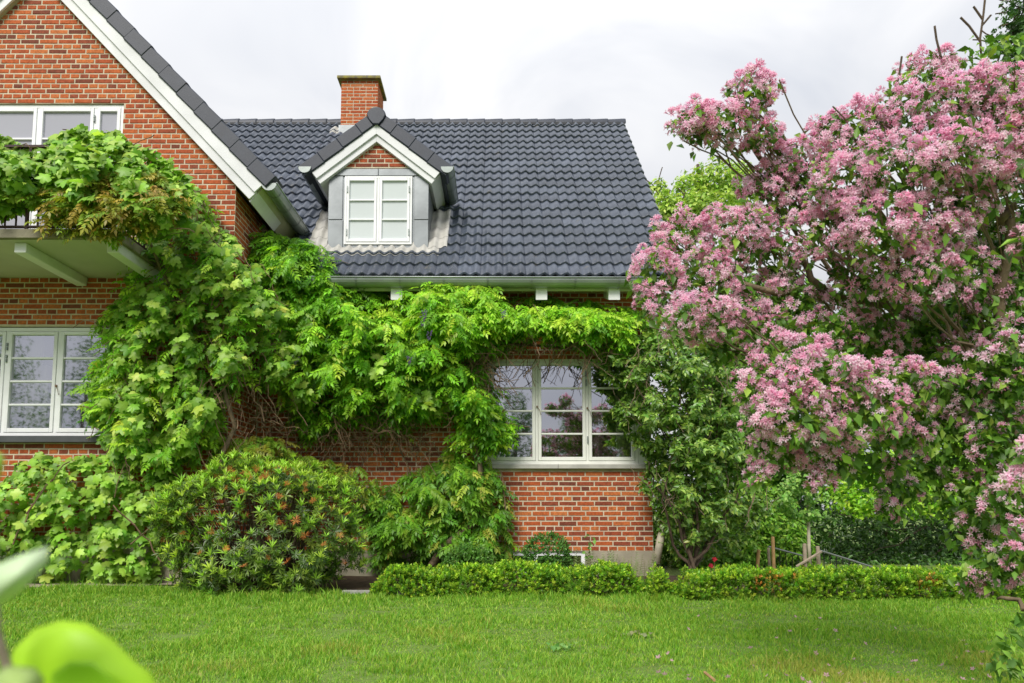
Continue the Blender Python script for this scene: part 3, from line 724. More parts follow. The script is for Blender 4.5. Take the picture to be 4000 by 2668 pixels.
MB().add([(CX, YE+.08, 3.87), (2.4, YE+.08, 3.87), (2.4, YM, 4.2), (CX, YM, 4.2)], [(0, 1, 2, 3)]).build('soffit', M['barkd'], house)
for u in (1266, 1550, 1832, 2115, 2398):
    x = P(u, 1150, YE-.0).x
    rt = MB(); rt.v = [(x+dx, y, z) for dx in (-.075, .075) for y, z in ((YE-.03, 3.70), (YE-.03, 3.86), (YM, 4.16), (YM, 3.86))]
    rt.f = [(0, 1, 2, 3), (7, 6, 5, 4), (0, 4, 5, 1), (1, 5, 6, 2), (2, 6, 7, 3), (3, 7, 4, 0)]
    rt.build('rafter_end', M['white'], house, bevel=0.004)
# ---- gable roof
YB = 8.17
ang = math.atan(SL); dirr = Vector((cos(ang), 0, -sin(ang))); nor = Vector((sin(ang), 0, cos(ang)))
E0 = Vector((-3.106, 0, 4.794)); apex_z = E0.z+SL*(E0.x-GX)
def gp(s, h): q = E0-dirr*s+nor*h; return (q.x, q.z)      # s up the slope from the eave corner, h out of it
SMAX = (E0.x-GX)/cos(ang)
def band(h0, h1, y0, y1, mirror, s0=0.0):
    a, b, c, d = gp(s0, h0), gp(s0, h1), None, None
    za, zb = apex_z+h0/cos(ang), apex_z+h1/cos(ang)
    poly = [a, b, (GX, zb), (GX, za)]
    if mirror: poly = [(2*GX-x, z) for x, z in poly][::-1]
    return MB().prism(poly[::-1], y0, y1)
grf = band(0.0, 0.27, YB+.03, 13.5, False); grf2 = band(0.0, 0.27, YB+.03, 13.5, True); grf.add(grf2.v, grf2.f)
gro = grf.build('gable_roof', M['soffit'], house)
gts = band(0.272, 0.36, YB+.06, 13.5, False, -0.05); g2 = band(0.272, 0.36, YB+.06, 13.5, True, -.05); gts.add(g2.v, g2.f); gts.build('tile_bed', M['verge'], gro)
for mir in (False, True):
    band(0.0, 0.125, YB, YB+.028, mir).build('barge_board', M['barge'], gro, bevel=0.003)
    band(0.105, 0.255, YB-.028, YB-.002, mir, 0.005).build('barge_board', M['barge'], gro, bevel=0.003)
MB().prism([(-3.117, 4.781), (-2.933, 5.011), (-2.918, 4.998), (-3.102, 4.769)], YB+.032, 9.1).build('eave_board', M['barge'], gro)
def verge_tile(c, ax, nn, ln, hh, y0, y1, tilt):
    ax2 = ax*cos(tilt)+nn*sin(tilt); nn2 = nn*cos(tilt)-ax*sin(tilt); mb = MB(); vs = []
    for y, ins in ((y0+.012, 0), (y0, .012), (y1, 0)):
        for s, h in ((-1, -1), (1, -1), (1, 1), (-1, 1)):
            p = Vector(c)+ax2*s*(ln/2-ins)+nn2*h*(hh/2-ins); vs.append((p.x, y, p.z))
    mb.add(vs, [(4, 5, 6, 7), (0, 1, 5, 4), (1, 2, 6, 5), (2, 3, 7, 6), (3, 0, 4, 7), (0, 8, 9, 1), (1, 9, 10, 2), (2, 10, 11, 3), (3, 11, 8, 0), (8, 11, 10, 9)])
    return mb
vg = 0.335
for mir in (False, True):
    for i in range(13):
        s = -0.045+vg*(i+.5); c = E0-dirr*s+nor*0.335; ax, nn = dirr.copy(), nor.copy()
        if c.x < GX+.12: continue
        if mir: c.x = 2*GX-c.x; ax.x *= -1; nn.x *= -1
        if c.x < -7.5: continue
        verge_tile(c, ax, nn, vg+.012, 0.19, YB-.055+random.uniform(-.004, .004), YB+.22, radians(2.2)*(1 if not mir else 1)).build('verge_tile', M['verge'], gro)
gutter((-2.855, YB-.03, 4.985), (-2.855, 9.78, 4.985), 0.095, house, (1, 0, 0), 0.42)
# ---- chimney
ch_p = P(1329, 480, 12.4); x0 = ch_p.x; x1 = P(1475, 480, 12.4).x; zt = P(1400, 313, 12.4).z
ch = MB().box(x0+.008, x1-.008, 12.408, 13.0, 8.0, zt).build('chimney', M['mortar'], house)
cb = MB(); nrow = int((zt-8.1)/CH)
chr_ = random.Random(3)
for r in range(nrow):
    z = zt-CH*(r+.5); mod = .24 if r % 2 else .12
    for kind, a0, a1 in (('f', x0, x1), ('s', 12.4, 13.0)):
        k = a0-(0 if r % 2 else 0)+(0 if (r//2) % 2 else -.06*(r % 2))
        while k < a1-.02:
            s, e = max(k, a0)+.005, min(k+mod, a1)-.005; k += mod
            if e-s < .03: continue
            V, Fc = brick_geo(e-s, BHT, chr_); u = (s+e)/2
            cb.add([(u+x, 12.408+y, z+zz) if kind == 'f' else (x1-.008-y, u+x, z+zz) for x, y, zz in V], Fc, chr_.uniform(.35, 1))
tag(cb.build('chimney_brick', M['brickn'], ch), kind='stuff')
MB().box(x0-.065, x1+.05, 12.33, 13.08, zt, zt+.055).build('chimney_cap', M['capstone'], ch, bevel=0.008)
MB().box(x0-.02, x1+.02, 12.36, 12.41, 8.0, P(1400, 492, 12.4).z).build('chimney_flashing', M['zinc'], ch)
def wavy(xa, xb, La, Lb, h, name, parent, m='lead', jag=0.0):
    mb = MB(); n = int((xb-xa)/.0125); rr = random.Random(7); rows = 5
    for k in range(rows+1):
        L = La+(Lb-La)*k/rows; row = L/GA
        for i in range(n+1):
            x = xa+(xb-xa)*i/n; f = 1-(row % 1.0)
            mb.v.append(roof_pt(x, L+(rr.uniform(-jag, jag) if k in (0,) else 0), wave((x-VERGE)/.15)+h+.036*f))
    mb.f = [(k*(n+1)+i, k*(n+1)+i+1, (k+1)*(n+1)+i+1, (k+1)*(n+1)+i) for k in range(rows) for i in range(n)]
    return mb.build(name, M[m], parent, smooth=True)
wavy(x0-.2, x1+.15, LR-.62, LR-.3, .012, 'chimney_apron', ch)
# ---- dormer
YDB = YD-.07
dz0, dz1 = P(1475, 975, YD).z, P(1471, 661, YD).z
D = lambda u, v, Y=YD: P(u, v, Y)
dorm = MB()
zb = D(1471, 553, YD).z
AX = D(1471, 600, YD).x
hw = 0.84
cheek_y = 11.0
for sx in (dm_x0, dm_x1): dorm.poly([(sx, YD, dz0-.3), (sx, cheek_y, dz0-.3), (sx, cheek_y, 5.62), (sx, YD, 5.62)])
dorm.poly([(dm_x0, YD, dz0), (dm_x1, YD, dz0), (dm_x1, YD, 5.62), (AX, YD, 6.35), (dm_x0, YD, 5.62)])
dormer = dorm.build('dormer', M['zinc'], house)
# dormer brick gable
tb = D(1471, 659, YD).z
mo = MB(); mo.poly([(AX-.78, YD-.012, tb), (AX+.78, YD-.012, tb), (AX, YD-.012, tb+.62)]); mo.build('dormer_gable', M['mortar'], dormer)
db = MB(); rr = random.Random(9)
for r in range(8):
    z = tb+.012+CH*(r+.5); wd = (.62-(z+.02-tb))/.62*.78; mod = .24 if r % 2 == 0 else .12; k = AX-1.2+(.06 if r % 2 == 0 else 0)+(.12 if r % 4 == 0 else 0)
    while k < AX+1:
        s, e = max(k+.006, AX-wd), min(k+mod-.006, AX+wd); k += mod
        if e-s < .03: continue
        V, Fc = brick_geo(e-s, BHT, rr); db.add([((s+e)/2+x, YD-.012+y, z+zz) for x, y, zz in V], Fc, rr.uniform(0.02, .45))
tag(db.build('dormer_brick', M['brickn'], dormer), kind='stuff')
# zinc panels
def zpanel(u0, v0, u1, v1, out=.012):
    a, b = D(u0, v1), D(u1, v0); MB().box(a.x, b.x, YD-out, YD-.001, a.z, b.z).build('zinc_panel', M['zinc'], dormer, bevel=0.003)
zpanel(1283, 690, 1341, 858); zpanel(1281, 861, 1340, 974); zpanel(1618, 690, 1675, 858); zpanel(1617, 861, 1673, 974)
zpanel(1300, 662, 1478, 688, .02); zpanel(1480, 662, 1660, 688, .02); zpanel(1343, 959, 1474, 974, .016); zpanel(1476, 959, 1614, 974, .016)
a, b = D(1344, 957.5), D(1612, 692)
mz = D(1478, 830).x
dw = window(YD-.055, a.x, b.x, a.z, b.z, (mz,), 3, 'blind', 'white', fw=.03, bar=.02, sw=.036, hinge=((a.x+.042, b.z-.2), (a.x+.042, a.z+.17), (b.x-.042, b.z-.2), (b.x-.042, a.z+.17)))
# dormer roof
DS = math.atan(0.79); dd = Vector((cos(DS), 0, -sin(DS))); dn = Vector((sin(DS), 0, cos(DS)))
apx = P(1471, 553, YDB); le = P(1686, 725, YDB); sl_len = (le.x-apx.x)/cos(DS)
def dband(h0, h1, y0, y1, mir, ex=0.0):
    e = Vector((apx.x, 0, apx.z))+dd*(sl_len+ex); p0, p1 = e+dn*h0, e+dn*h1
    poly = [(p0.x, p0.z), (p1.x, p1.z), (apx.x, apx.z+h1/cos(DS)), (apx.x, apx.z+h0/cos(DS))]
    if mir: poly = [(2*apx.x-x, z) for x, z in poly][::-1]
    return MB().prism(poly[::-1], y0, y1)
for mir in (False, True):
    dband(0.0, .19, YDB+.03, 11.6, mir).build('dormer_roof', M['barge'], dormer)
    dband(.192, .25, YDB+.05, 11.8, mir, .06).build('dormer_tile_bed', M['verge'], dormer)
    dband(0.0, .095, YDB, YDB+.028, mir).build('barge_board', M['barge'], dormer, bevel=.003)
    dband(.08, .19, YDB-.026, YDB-.002, mir, -.005).build('barge_board', M['barge'], dormer, bevel=.003)
    tot = sl_len+.10; cuts = [0.13, 0.30, 0.615, 0.93, tot+.02] if False else [tot+.0-.335*k for k in (0, 1, 2, 3)]+[tot-.335*3-.2]
    for k in range(len(cuts)-1):
        s1, s0 = cuts[k], cuts[k+1]
        if s1-s0 < .06: continue
        c = Vector((apx.x, 0, apx.z))+dd*((s0+s1)/2)+dn*.28; ax, nn = dd.copy(), dn.copy()
        if mir: c.x = 2*apx.x-c.x; ax.x *= -1; nn.x *= -1
        verge_tile(c, ax, nn, s1-s0+.008, .18, YDB-.05, YDB+.22, radians(1.8)).build('verge_tile', M['verge'], dormer)
cz = apx.z+.35
n = 14; cp = MB()
pts = [(apx.x+.125*cos(a), cz+.115*sin(a)) for a in [pi*i/n for i in range(n+1)]]+[(apx.x-.10, cz-.06), (apx.x-.045, cz-.125), (apx.x+.045, cz-.125), (apx.x+.10, cz-.06)]
cp.prism(pts[::-1], YDB-.075, YDB-.03); cp.prism([(apx.x+(x-apx.x)*1.08, cz+(z-cz)*1.08+.004) for x, z in pts[:n+1]][::-1], YDB-.065, YDB+.35)
cp.build('ridge_end_cap', M['verge'], dormer, bevel=.008)
for i in range(5): ridge_cap(Vector((apx.x, YDB+.3+i*.34, cz-.02)), Vector((0, 1, 0)), .115, .35).build('ridge_cap', M['verge'], dormer, smooth=True)
gz = P(1750, 660, YDB).z
for sgn, u in ((1, 1748), (-1, 1195)):
    gx_ = P(u, 660, YDB).x
    gutter((gx_, YDB-.07, gz), (gx_, YDB+.95, gz), .088, dormer, (sgn, 0, 0), .36)
wavy(dm_x0-.2, dm_x1+.16, 2*GA-.01, 2*GA+.31, .014, 'lead_apron', dormer)
for k in range(4):
    wavy(dm_x1+.0, dm_x1+.27-.03*k*0, (2.6+k)*GA, (3.62+k)*GA, .02+.004*k, 'lead_flashing', dormer, jag=.004)
    wavy(dm_x0-.27, dm_x0+.0, (2.6+k)*GA, (3.62+k)*GA, .02+.004*k, 'lead_flashing', dormer, jag=.004)
# ---- balcony
SZ0, SZ1, SY, SX = 3.82, 3.92, 7.02, -4.06
bal = MB().box(-7.4, SX, SY, YG-.001, SZ0, SZ1).build('balcony', M['concrete'], house, bevel=0.006)
MB().box(-7.35, SX-.04, SY+.05, YG-.015, SZ0-.004, SZ0+.02).build('balcony_soffit', M['slabu'], bal)
for xr in (-6.2, -5.10, -4.10):
    MB().box(xr-.13, xr, SY+.12, YG-.012, SZ0-.115, SZ0-.005).build('balcony_bracket', M['white'], bal, bevel=0.01)
rail = MB().box(-7.2, SX-.06, SY+.045, SY+.075, SZ1+.035, SZ1+.055).box(-7.2, SX-.06, SY+.04, SY+.08, SZ1+.93, SZ1+.955)
rail.box(SX-.075, SX-.045, SY+.08, YG-.02, SZ1+.035, SZ1+.055); rail.box(SX-.08, SX-.04, SY+.085, YG-.02, SZ1+.93, SZ1+.955)
ro = rail.build('railing', M['iron'], bal)
k = 0; x = SX-.07
while x > -7.2:
    w = .014 if k % 4 == 0 else .007
    MB().box(x-w, x+w, SY+.06-w, SY+.06+w, SZ1+(.0 if k % 4 == 0 else .055), SZ1+.93).build('railing_bar', M['iron'], ro); x -= .117; k += 1
y = SY+.2
while y < YG-.05: MB().box(SX-.067, SX-.053, y-.007, y+.007, SZ1+.055, SZ1+.93).build('railing_bar', M['iron'], ro); y += .117
#==PART3==
# ================================================================== PLANTS
def nrnd(n, s=1.0): return rng.normal(0, s, (n, 3))
def curve(p0, p1, sag=0.0, k=6, wob=0.03, r=random):
    p0, p1 = Vector(p0), Vector(p1); out = []
    for i in range(k+1):
        t = i/k; q = p0.lerp(p1, t); q.z += sag*4*t*(1-t)
        if 0 < i < k: q += Vector((r.uniform(-wob, wob), r.uniform(-wob, wob), r.uniform(-wob, wob)))
        out.append(q)
    return out
def fill(poly, n, Y0, T, edge=45, gap=-0.45, seed=0.0, nscale=70):
    """points through a leafy mass that hangs in front of a wall at depth Y0 (number or function of sighting x)"""
    xy = sample_poly(poly, int(n*1.6)); nz = vnoise(xy, nscale*.8, seed)+0.65*vnoise(xy, nscale*.33, seed+9)
    keep = nz > gap; xy, nz = xy[keep][:n], nz[keep][:n]
    e = np.clip(edge_dist(xy, poly)/edge, 0.12, 1); th = T*e*np.clip(0.55+0.75*nz, .08, 1.25)
    lay = 1-np.abs(rng.normal(0, 0.22, len(xy))); deep = rng.random(len(xy)) < 0.28; lay[deep] = rng.random(deep.sum())
    y0 = Y0(xy[:, 0]) if callable(Y0) else np.full(len(xy), Y0)
    Y = y0-np.clip(th*np.clip(lay, 0.05, 1.1), 0.03, None)
    return PDn(xy, Y), xy, nz, Y
def leaves(pos, size, smin=.7, smax=1.25, up=0.7, out=0.8, droop=0.7, spread=0.5):
    n = len(pos); nr = np.tile([0, -out, up], (n, 1))+nrnd(n, spread); tp = np.tile([0, -0.35, -droop], (n, 1))+nrnd(n, .5)
    return frames(pos, nr, tp, size*rng.uniform(smin, smax, n))
def twigs(root, name, pts_list, m, n=4):
    mb = MB()
    for pts, rad in pts_list: mb.tube(pts, rad, n, cap=False)
    return tag(mb.build(name, M[m], root), kind='stuff')
y0_corner = lambda x: np.interp(x, [0, 545, 720, 2400], [8.2, 8.2, 9.1, 9.1])
G_T = ['72983a', '82a644', '5c842e', '94b450', 'a6be5e']; W_T = ['5d9220', '72a626', '4a7c1c', '86b42e', '9abc3a']; B_T = ['7f8a30', '8a7a38', '6f9030', '94943e']

# ---- grape vine
vine = thing('grape_vine', 'grape vine with broad lobed leaves climbing the gable wall and balcony railing', 'vine', (-4.2, 8.0, 0.05))
gp_, gt_ = [], []
for key, n, Y0, T, gap, sd in (('balcony', 2700, 7.15, 0.5, -0.9, 1), ('corner', 3300, y0_corner, 0.92, -0.26, 2), ('foot', 1500, 8.2, 0.48, -0.38, 3)):
    p, xy, nz, Y = fill(VINE_POLYS[key], n, Y0, T, seed=sd, gap=gap); gp_.append(p)
gl = [(790, 800), (900, 775), (1000, 835), (1045, 920), (1000, 960), (930, 960), (850, 925), (780, 860)]
p, *_ = fill(gl, 420, 8.95, 0.75, seed=4, gap=-.4); gp_.append(p)
pos = np.concatenate(gp_); n = len(pos)
place(vine, 'leaf', 'leaves', GRAPE, leaves(pos, 0.098, .5, 1.45, up=.55, out=.9, droop=.9, spread=.42), rng.integers(0, 6, n), tints(n, G_T, .16, [.3, .3, .22, .13, .05]), M['leaf'], 300, -pos[:, 1]+rng.random(n)*.8)
st = []
r = random.Random(21)
def corner_pt(x, y, off): return PD(x, y, float(y0_corner(np.array([x]))[0])-off)
for k in range(480):
    xy = sample_poly(VINE_POLYS['corner'] if k % 3 else [(430, 780), (560, 760), (690, 820), (690, 980), (560, 1000), (440, 900)], 1)[0]
    a = corner_pt(*xy, r.uniform(.05, .6)); b = a+Vector((r.uniform(-.35, .35), r.uniform(-.15, .2), r.uniform(-.55, .1)))
    st.append((curve(a, b, r.uniform(-.06, .1), 5, .03, r), r.uniform(.0025, .006)))
for k in range(60):
    xy = sample_poly(VINE_POLYS['balcony'], 1)[0]; a = PD(*xy, r.uniform(6.9, 7.25)); st.append((curve(a, a+Vector((r.uniform(-.4, .4), r.uniform(-.1, .1), r.uniform(-.2, .2))), 0, 5, .04, r), r.uniform(.003, .007)))
for x0_, y0_, x1_, y1_ in ((120, 1100, 30, 1250), (260, 1160, 370, 1290), (390, 900, 440, 780), (370, 780, 400, 900), (300, 1250, 400, 1180), (60, 1180, 160, 1060)):
    st.append((curve(PD(x0_, y0_, 7.75), PD(x1_, y1_, 7.8), .04, 7, .03, r), .008))
twigs(vine, 'twigs', st, 'twig')
MB().tube([PD(520, 1340, 7.9), PD(530, 1200, 7.95), PD(505, 1050, 7.9), PD(540, 980, 8.0), PD(500, 850, 7.95), PD(420, 700, 7.9), PD(370, 620, 7.8), PD(330, 520, 7.2)], [.035, .032, .03, .028, .026, .022, .018, .012], 8).build('trunk', M['bark'], vine, smooth=True)

# ---- wisteria
wis = thing('wisteria', 'wisteria with feathery yellow-green leaves hanging below the long gutter', 'climber', (0.6, 9.0, 0.1))
wp, wt = [], []
y_eav = lambda x: np.interp(x, [560, 720, 800, 1500], [8.95, 9.05, 9.1, 9.1])
p, xy, nz, Y = fill(VINE_POLYS['eaves'], 4700, y_eav, 1.0, edge=55, seed=6, gap=-.34); wp.append(p)
tt = tints(len(p), W_T, .14, [.3, .3, .18, .15, .07]); tt[nz < -.05] *= .85; wt.append(tt)
p, *_ = fill([(560, 560), (612, 522), (735, 560), (785, 640), (830, 665), (760, 760), (690, 740), (600, 650)], 600, 8.85, .35, edge=30, seed=16, gap=-.5); wp.append(p); wt.append(tints(len(p), W_T, .12, [.35, .2, .35, .1, 0]))
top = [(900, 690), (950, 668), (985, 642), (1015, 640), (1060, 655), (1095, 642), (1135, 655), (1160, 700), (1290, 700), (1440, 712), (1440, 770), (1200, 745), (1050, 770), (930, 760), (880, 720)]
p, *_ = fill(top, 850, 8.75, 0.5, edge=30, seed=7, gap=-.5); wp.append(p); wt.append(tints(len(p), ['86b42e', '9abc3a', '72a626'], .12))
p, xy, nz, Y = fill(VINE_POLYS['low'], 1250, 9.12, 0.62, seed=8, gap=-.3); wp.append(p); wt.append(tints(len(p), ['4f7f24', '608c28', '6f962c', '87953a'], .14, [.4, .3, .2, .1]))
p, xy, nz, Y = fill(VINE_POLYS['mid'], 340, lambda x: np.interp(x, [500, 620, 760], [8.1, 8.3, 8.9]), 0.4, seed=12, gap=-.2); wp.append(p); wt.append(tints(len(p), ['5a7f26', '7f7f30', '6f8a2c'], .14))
p, xy, nz, Y = fill(VINE_POLYS['corner'], 900, y0_corner, 0.82, seed=5, gap=-.35); wp.append(p); wt.append(tints(len(p), W_T, .14))
p, xy, nz, Y = fill([(205, 830), (300, 800), (400, 830), (440, 900), (420, 960), (300, 960), (210, 930)], 260, 8.1, .45, seed=14, gap=-.6); wp.append(p); wt.append(tints(len(p), ['8fb02c', '76a024', '6b9a24'], .12))
p, xy, nz, Y = fill([(60, 440), (200, 400), (330, 380), (430, 410), (440, 470), (330, 540), (180, 528), (110, 520)], 420, 7.05, .42, seed=15, gap=-.4); wp.append(p); wt.append(tints(len(p), B_T, .14))
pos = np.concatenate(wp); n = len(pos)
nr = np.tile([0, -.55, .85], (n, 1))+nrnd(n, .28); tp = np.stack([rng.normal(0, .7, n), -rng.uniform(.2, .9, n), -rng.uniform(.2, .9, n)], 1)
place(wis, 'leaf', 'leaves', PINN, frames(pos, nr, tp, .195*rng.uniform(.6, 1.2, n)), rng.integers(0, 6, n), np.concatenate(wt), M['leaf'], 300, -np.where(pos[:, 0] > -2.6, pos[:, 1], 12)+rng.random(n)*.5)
st = []
r = random.Random(22)
for k in range(620):
    pg = [[(680, 900), (1020, 930), (1010, 1020), (690, 1040)], [(1040, 780), (1130, 780), (1140, 900), (1060, 880)], [(730, 900), (900, 900), (930, 1010), (740, 1020)], VINE_POLYS['eaves'], [(1100, 770), (1440, 770), (1400, 815), (1120, 815)]][k % 5]
    xy = sample_poly(pg, 1)[0]; a = PD(*xy, r.uniform(8.6, 9.1)); b = a+Vector((r.uniform(-.4, .4), r.uniform(-.1, .2), r.uniform(-.5, .1)))
    b.y = min(b.y, 9.15); st.append((curve(a, b, r.uniform(-.05, .08), 5, .03, r), r.uniform(.002, .006)))
for x0_, y0_, x1_, y1_ in ((905, 1000, 962, 1130), (975, 980, 955, 1060), (930, 1180, 990, 1270), (900, 1160, 915, 1270), (860, 1275, 990, 1262), (940, 1200, 935, 1060), (1150, 1080, 1165, 1240), (1110, 1090, 1140, 1180), (1140, 990, 1160, 940)):
    st.append((curve(PD(x0_, y0_, 8.98), PD(x1_, y1_, 9.0), .02, 7, .02, r), .011))
twigs(wis, 'twigs', st, 'twig')
MB().tube([PD(990, 1300, 8.7), PD(1015, 1258, 8.75), PD(1060, 1222, 8.8), PD(1095, 1195, 8.85), PD(1110, 1120, 8.9), PD(1090, 1000, 8.95), PD(1090, 880, 9.0), PD(1060, 800, 8.95), PD(1000, 740, 8.8)], [.05, .045, .042, .04, .034, .03, .026, .022, .015], 8).build('trunk', M['bark'], wis, smooth=True)
MB().tube([PD(1060, 800, 8.95), PD(1180, 790, 8.95), PD(1320, 800, 8.98), PD(1450, 790, 8.98)], [.02, .018, .015, .01], 6).build('branch', M['barkd'], wis, smooth=True)
for (x, y) in ((680, 818), (970, 728), (985, 760), (940, 815), (975, 712), (1155, 712)):     # last blossoms
    q = PD(x, y, 8.15 if x < 800 else 8.0); mb = MB(); r = random.Random(int(x))
    for k in range(26):
        a = r.uniform(0, 6.28); z = r.uniform(-.11, 0); rr = .035*(1+z/.14); c = q+Vector((rr*cos(a), rr*sin(a), z)); s = .012
        mb.add([c+Vector((-s, 0, -s)), c+Vector((s, -s*.5, 0)), c+Vector((0, s, s)), c+Vector((0, -s, s*.3))], [(0, 1, 3), (1, 2, 3), (0, 3, 2)], hexc('a698bf'))
    mb.build('blossom', M['petal'], wis)

# ---- rhododendron
rc = PD(607, 1222, 7.5); RX, RY, RZ = 1.1, .62, .79
rho = thing('rhododendron', 'rounded rhododendron with narrow leaves, pale shoots and wilted orange-brown flowers on the lawn edge', 'shrub', (rc.x, rc.y, .06))
def shell(n, c, R, rmin=.7, bump=.13, seed=0.0, power=2.0, front=.65):
    d = nrnd(n); d /= np.linalg.norm(d, axis=1, keepdims=True); d[:, 1] = np.where(rng.random(n) < front, -np.abs(d[:, 1]), d[:, 1])
    bz = np.array([noise.noise((x*2.4, y*2.4, z*2.4+seed)) for x, y, z in d]); rr = (1-(1-rmin)*rng.random(n)**power)*(1+bump*bz*2)
    sq = np.sign(d)*np.abs(d)**.95
    return np.array(c)+sq*np.array(R)*rr[:, None], d
pos, d = shell(2000, rc, (RX, RY, RZ), .72, seed=1.5)
keep = (pos[:, 2] > .12)
xy, _ = projn(pos)
hole = in_poly(xy, [(470, 1150), (640, 1130), (780, 1160), (790, 1240), (600, 1250), (480, 1220)]) & (rng.random(len(pos)) < .55)
pos, d = pos[keep & ~hole], d[keep & ~hole]; n = len(pos)
Mx = frames(pos, d*.8+[0, -.1, .55]+nrnd(n, .2), nrnd(n), .08*rng.uniform(.7, 1.2, n))
place(rho, 'leaf_whorl', 'leaf_whorls', WHORL, Mx, rng.integers(0, 5, n), tints(n, ['4a662a', '587630', '3f5a26', '6c8438'], .14), M['gloss'], 260, -pos[:, 1])
sel = rng.random(n) < np.where(d[:, 2] > .1, .7, .4); ps = pos[sel]+d[sel]*.03; k = len(ps)
place(rho, 'new_shoot', 'new_shoots', SHOOT, frames(ps, np.tile([0, -.15, 1.], (k, 1))+d[sel]*.5+nrnd(k, .15), nrnd(k), .085*rng.uniform(.7, 1.25, k)), rng.integers(0, 4, k), tints(k, ['8fb23e', '9cbd48', '7fa838'], .1), M['leaf'], 120, -ps[:, 1])
wi = [(525, 1075), (530, 1080), (590, 1075), (625, 1080), (655, 1080), (665, 1085), (680, 1095), (640, 1140), (650, 1160), (600, 1100), (380, 1195), (375, 1240), (380, 1262), (410, 1305), (485, 1220), (620, 1235), (680, 1195), (745, 1250), (835, 1215), (735, 1120), (560, 1085), (575, 1092), (610, 1090), (640, 1078), (700, 1125), (540, 1100), (500, 1095), (660, 1110), (720, 1150), (450, 1150), (420, 1225), (570, 1180), (640, 1200), (700, 1230), (780, 1230), (520, 1260), (560, 1300), (660, 1290), (460, 1270), (760, 1165), (555, 1130), (520, 1120), (800, 1180), (470, 1110), (700, 1110), (615, 1280), (430, 1180), (835, 1260), (790, 1290)]
wpos = []
for x, y in wi:
    rr_ = ((x-607)/245)**2+((y-1215)/165)**2; wpos.append(PD(x, y, 7.5-.62*sqrt(max(0.02, 1-rr_))-.12))
wpos = np.array(wpos); k = len(wpos)
place(rho, 'wilted_flower', 'wilted_flowers', WILT, frames(wpos, np.tile([0, -.6, .3], (k, 1))+nrnd(k, .4), nrnd(k), .05*rng.uniform(.7, 1.4, k)), rng.integers(0, 4, k), tints(k, ['b0703a', '9a5f30', 'c08a50'], .15, None, 1.1), M['wilt'], k, np.arange(k))
st = []
r = random.Random(23)
for i in range(230):
    j = r.randrange(len(pos)); e = Vector(pos[j]); b = Vector((rc.x+r.uniform(-.35, .35), rc.y+r.uniform(-.15, .2), .08)); mid = b.lerp(e, .55)+Vector((0, 0, -.12))
    st.append(([b, mid, b.lerp(e, .8)+Vector((0, 0, -.03)), e], [.012, .008, .005, .003]))
twigs(rho, 'twigs', st, 'barkd')

# ---- box hedge and box balls
def hedge(name, label, x0, x1, yf, depth, h, n, seed, cols, cat='hedge', size=.07, group=None):
    o = thing(name, label, cat, ((x0+x1)/2, yf+depth/2, .05), group); x = rng.uniform(x0, x1, n); t = rng.random(n); y = np.where(t < .55, yf+rng.normal(0, .03, n), yf+depth*rng.random(n))
    hh = np.array([h*(.84+.26*noise.noise((a*2.1, seed, 0))+.24*noise.noise((a*7.5, b*4, seed))) for a, b in zip(x, y)])
    endf = np.clip(np.minimum(x-x0, x1-x)/.15, .3, 1); zz = np.where(t < .55, rng.random(n)**.8, 1-.12*rng.random(n))*hh*endf
    y = y+np.where(t < .55, .07*vnoise(np.stack([x*10, zz*10], 1), 2.2, seed)-.04*(zz < .1), 0)
    g = np.array([lawn_z(a, b) for a, b in zip(x, y)]); pos = np.stack([x, y, g+zz], 1); topn = zz/hh
    nr = nrnd(n, .5); tp = np.stack([rng.normal(0, .3, n), -.7*(1-topn)-.1+rng.normal(0, .2, n), .35+topn*.8+rng.normal(0, .2, n)], 1)
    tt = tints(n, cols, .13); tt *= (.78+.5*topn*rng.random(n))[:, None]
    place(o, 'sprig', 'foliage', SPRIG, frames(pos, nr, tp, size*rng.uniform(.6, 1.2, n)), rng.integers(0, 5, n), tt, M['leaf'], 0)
    st = []
    r = random.Random(int(seed*10))
    for i in range(int((x1-x0)*30)):
        a = r.uniform(x0+.04, x1-.04); b = yf+r.uniform(.02, depth); st.append((curve((a, b, .04), (a+r.uniform(-.1, .1), b+r.uniform(-.08, .05), h*.75), 0, 3, .02, r), .006))
    twigs(o, 'stems', st, 'barkd'); return o
BX = ['5f8a24', '7a9e2c', '4c761f', '92ad38']
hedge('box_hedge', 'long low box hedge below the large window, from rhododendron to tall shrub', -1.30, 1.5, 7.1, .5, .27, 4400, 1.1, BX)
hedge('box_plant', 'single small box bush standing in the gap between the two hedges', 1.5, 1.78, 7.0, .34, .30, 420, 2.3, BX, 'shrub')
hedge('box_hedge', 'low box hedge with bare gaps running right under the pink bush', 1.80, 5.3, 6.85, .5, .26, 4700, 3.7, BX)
def ball(name, label, cx, cy, ry, n, R, cols, cat='shrub', Y=8.5):
    c = PD(cx, cy, Y); o = thing(name, label, cat, (c.x, c.y, .1)); pos, d = shell(n, c, R, .8, .06, cx); k = len(pos)
    pos[:, 2] = np.maximum(pos[:, 2], .1)
    place(o, 'sprig', 'foliage', SPRIG, frames(pos, nrnd(k), d+[0, 0, .3]+nrnd(k, .3), .06*rng.uniform(.6, 1.2, k)), rng.integers(0, 5, k), tints(k, cols, .13), M['leaf'], 0)
    MB().tube([(c.x, c.y, .02), (c.x+.01, c.y, c.z)], [.02, .012], 6).build('stem', M['barkd'], o)
ball('box_ball', 'clipped dark green box ball under the window sill', 1255, 1280, 0, 1000, (.27, .24, .27), ['3f6a30', '4c7838', '5a8440'])
ball('box_ball', 'grey-green box ball beside the wisteria foot, left of the other ball', 1078, 1292, 0, 560, (.29, .22, .2), ['55803a', '66904a', '4c7636'])
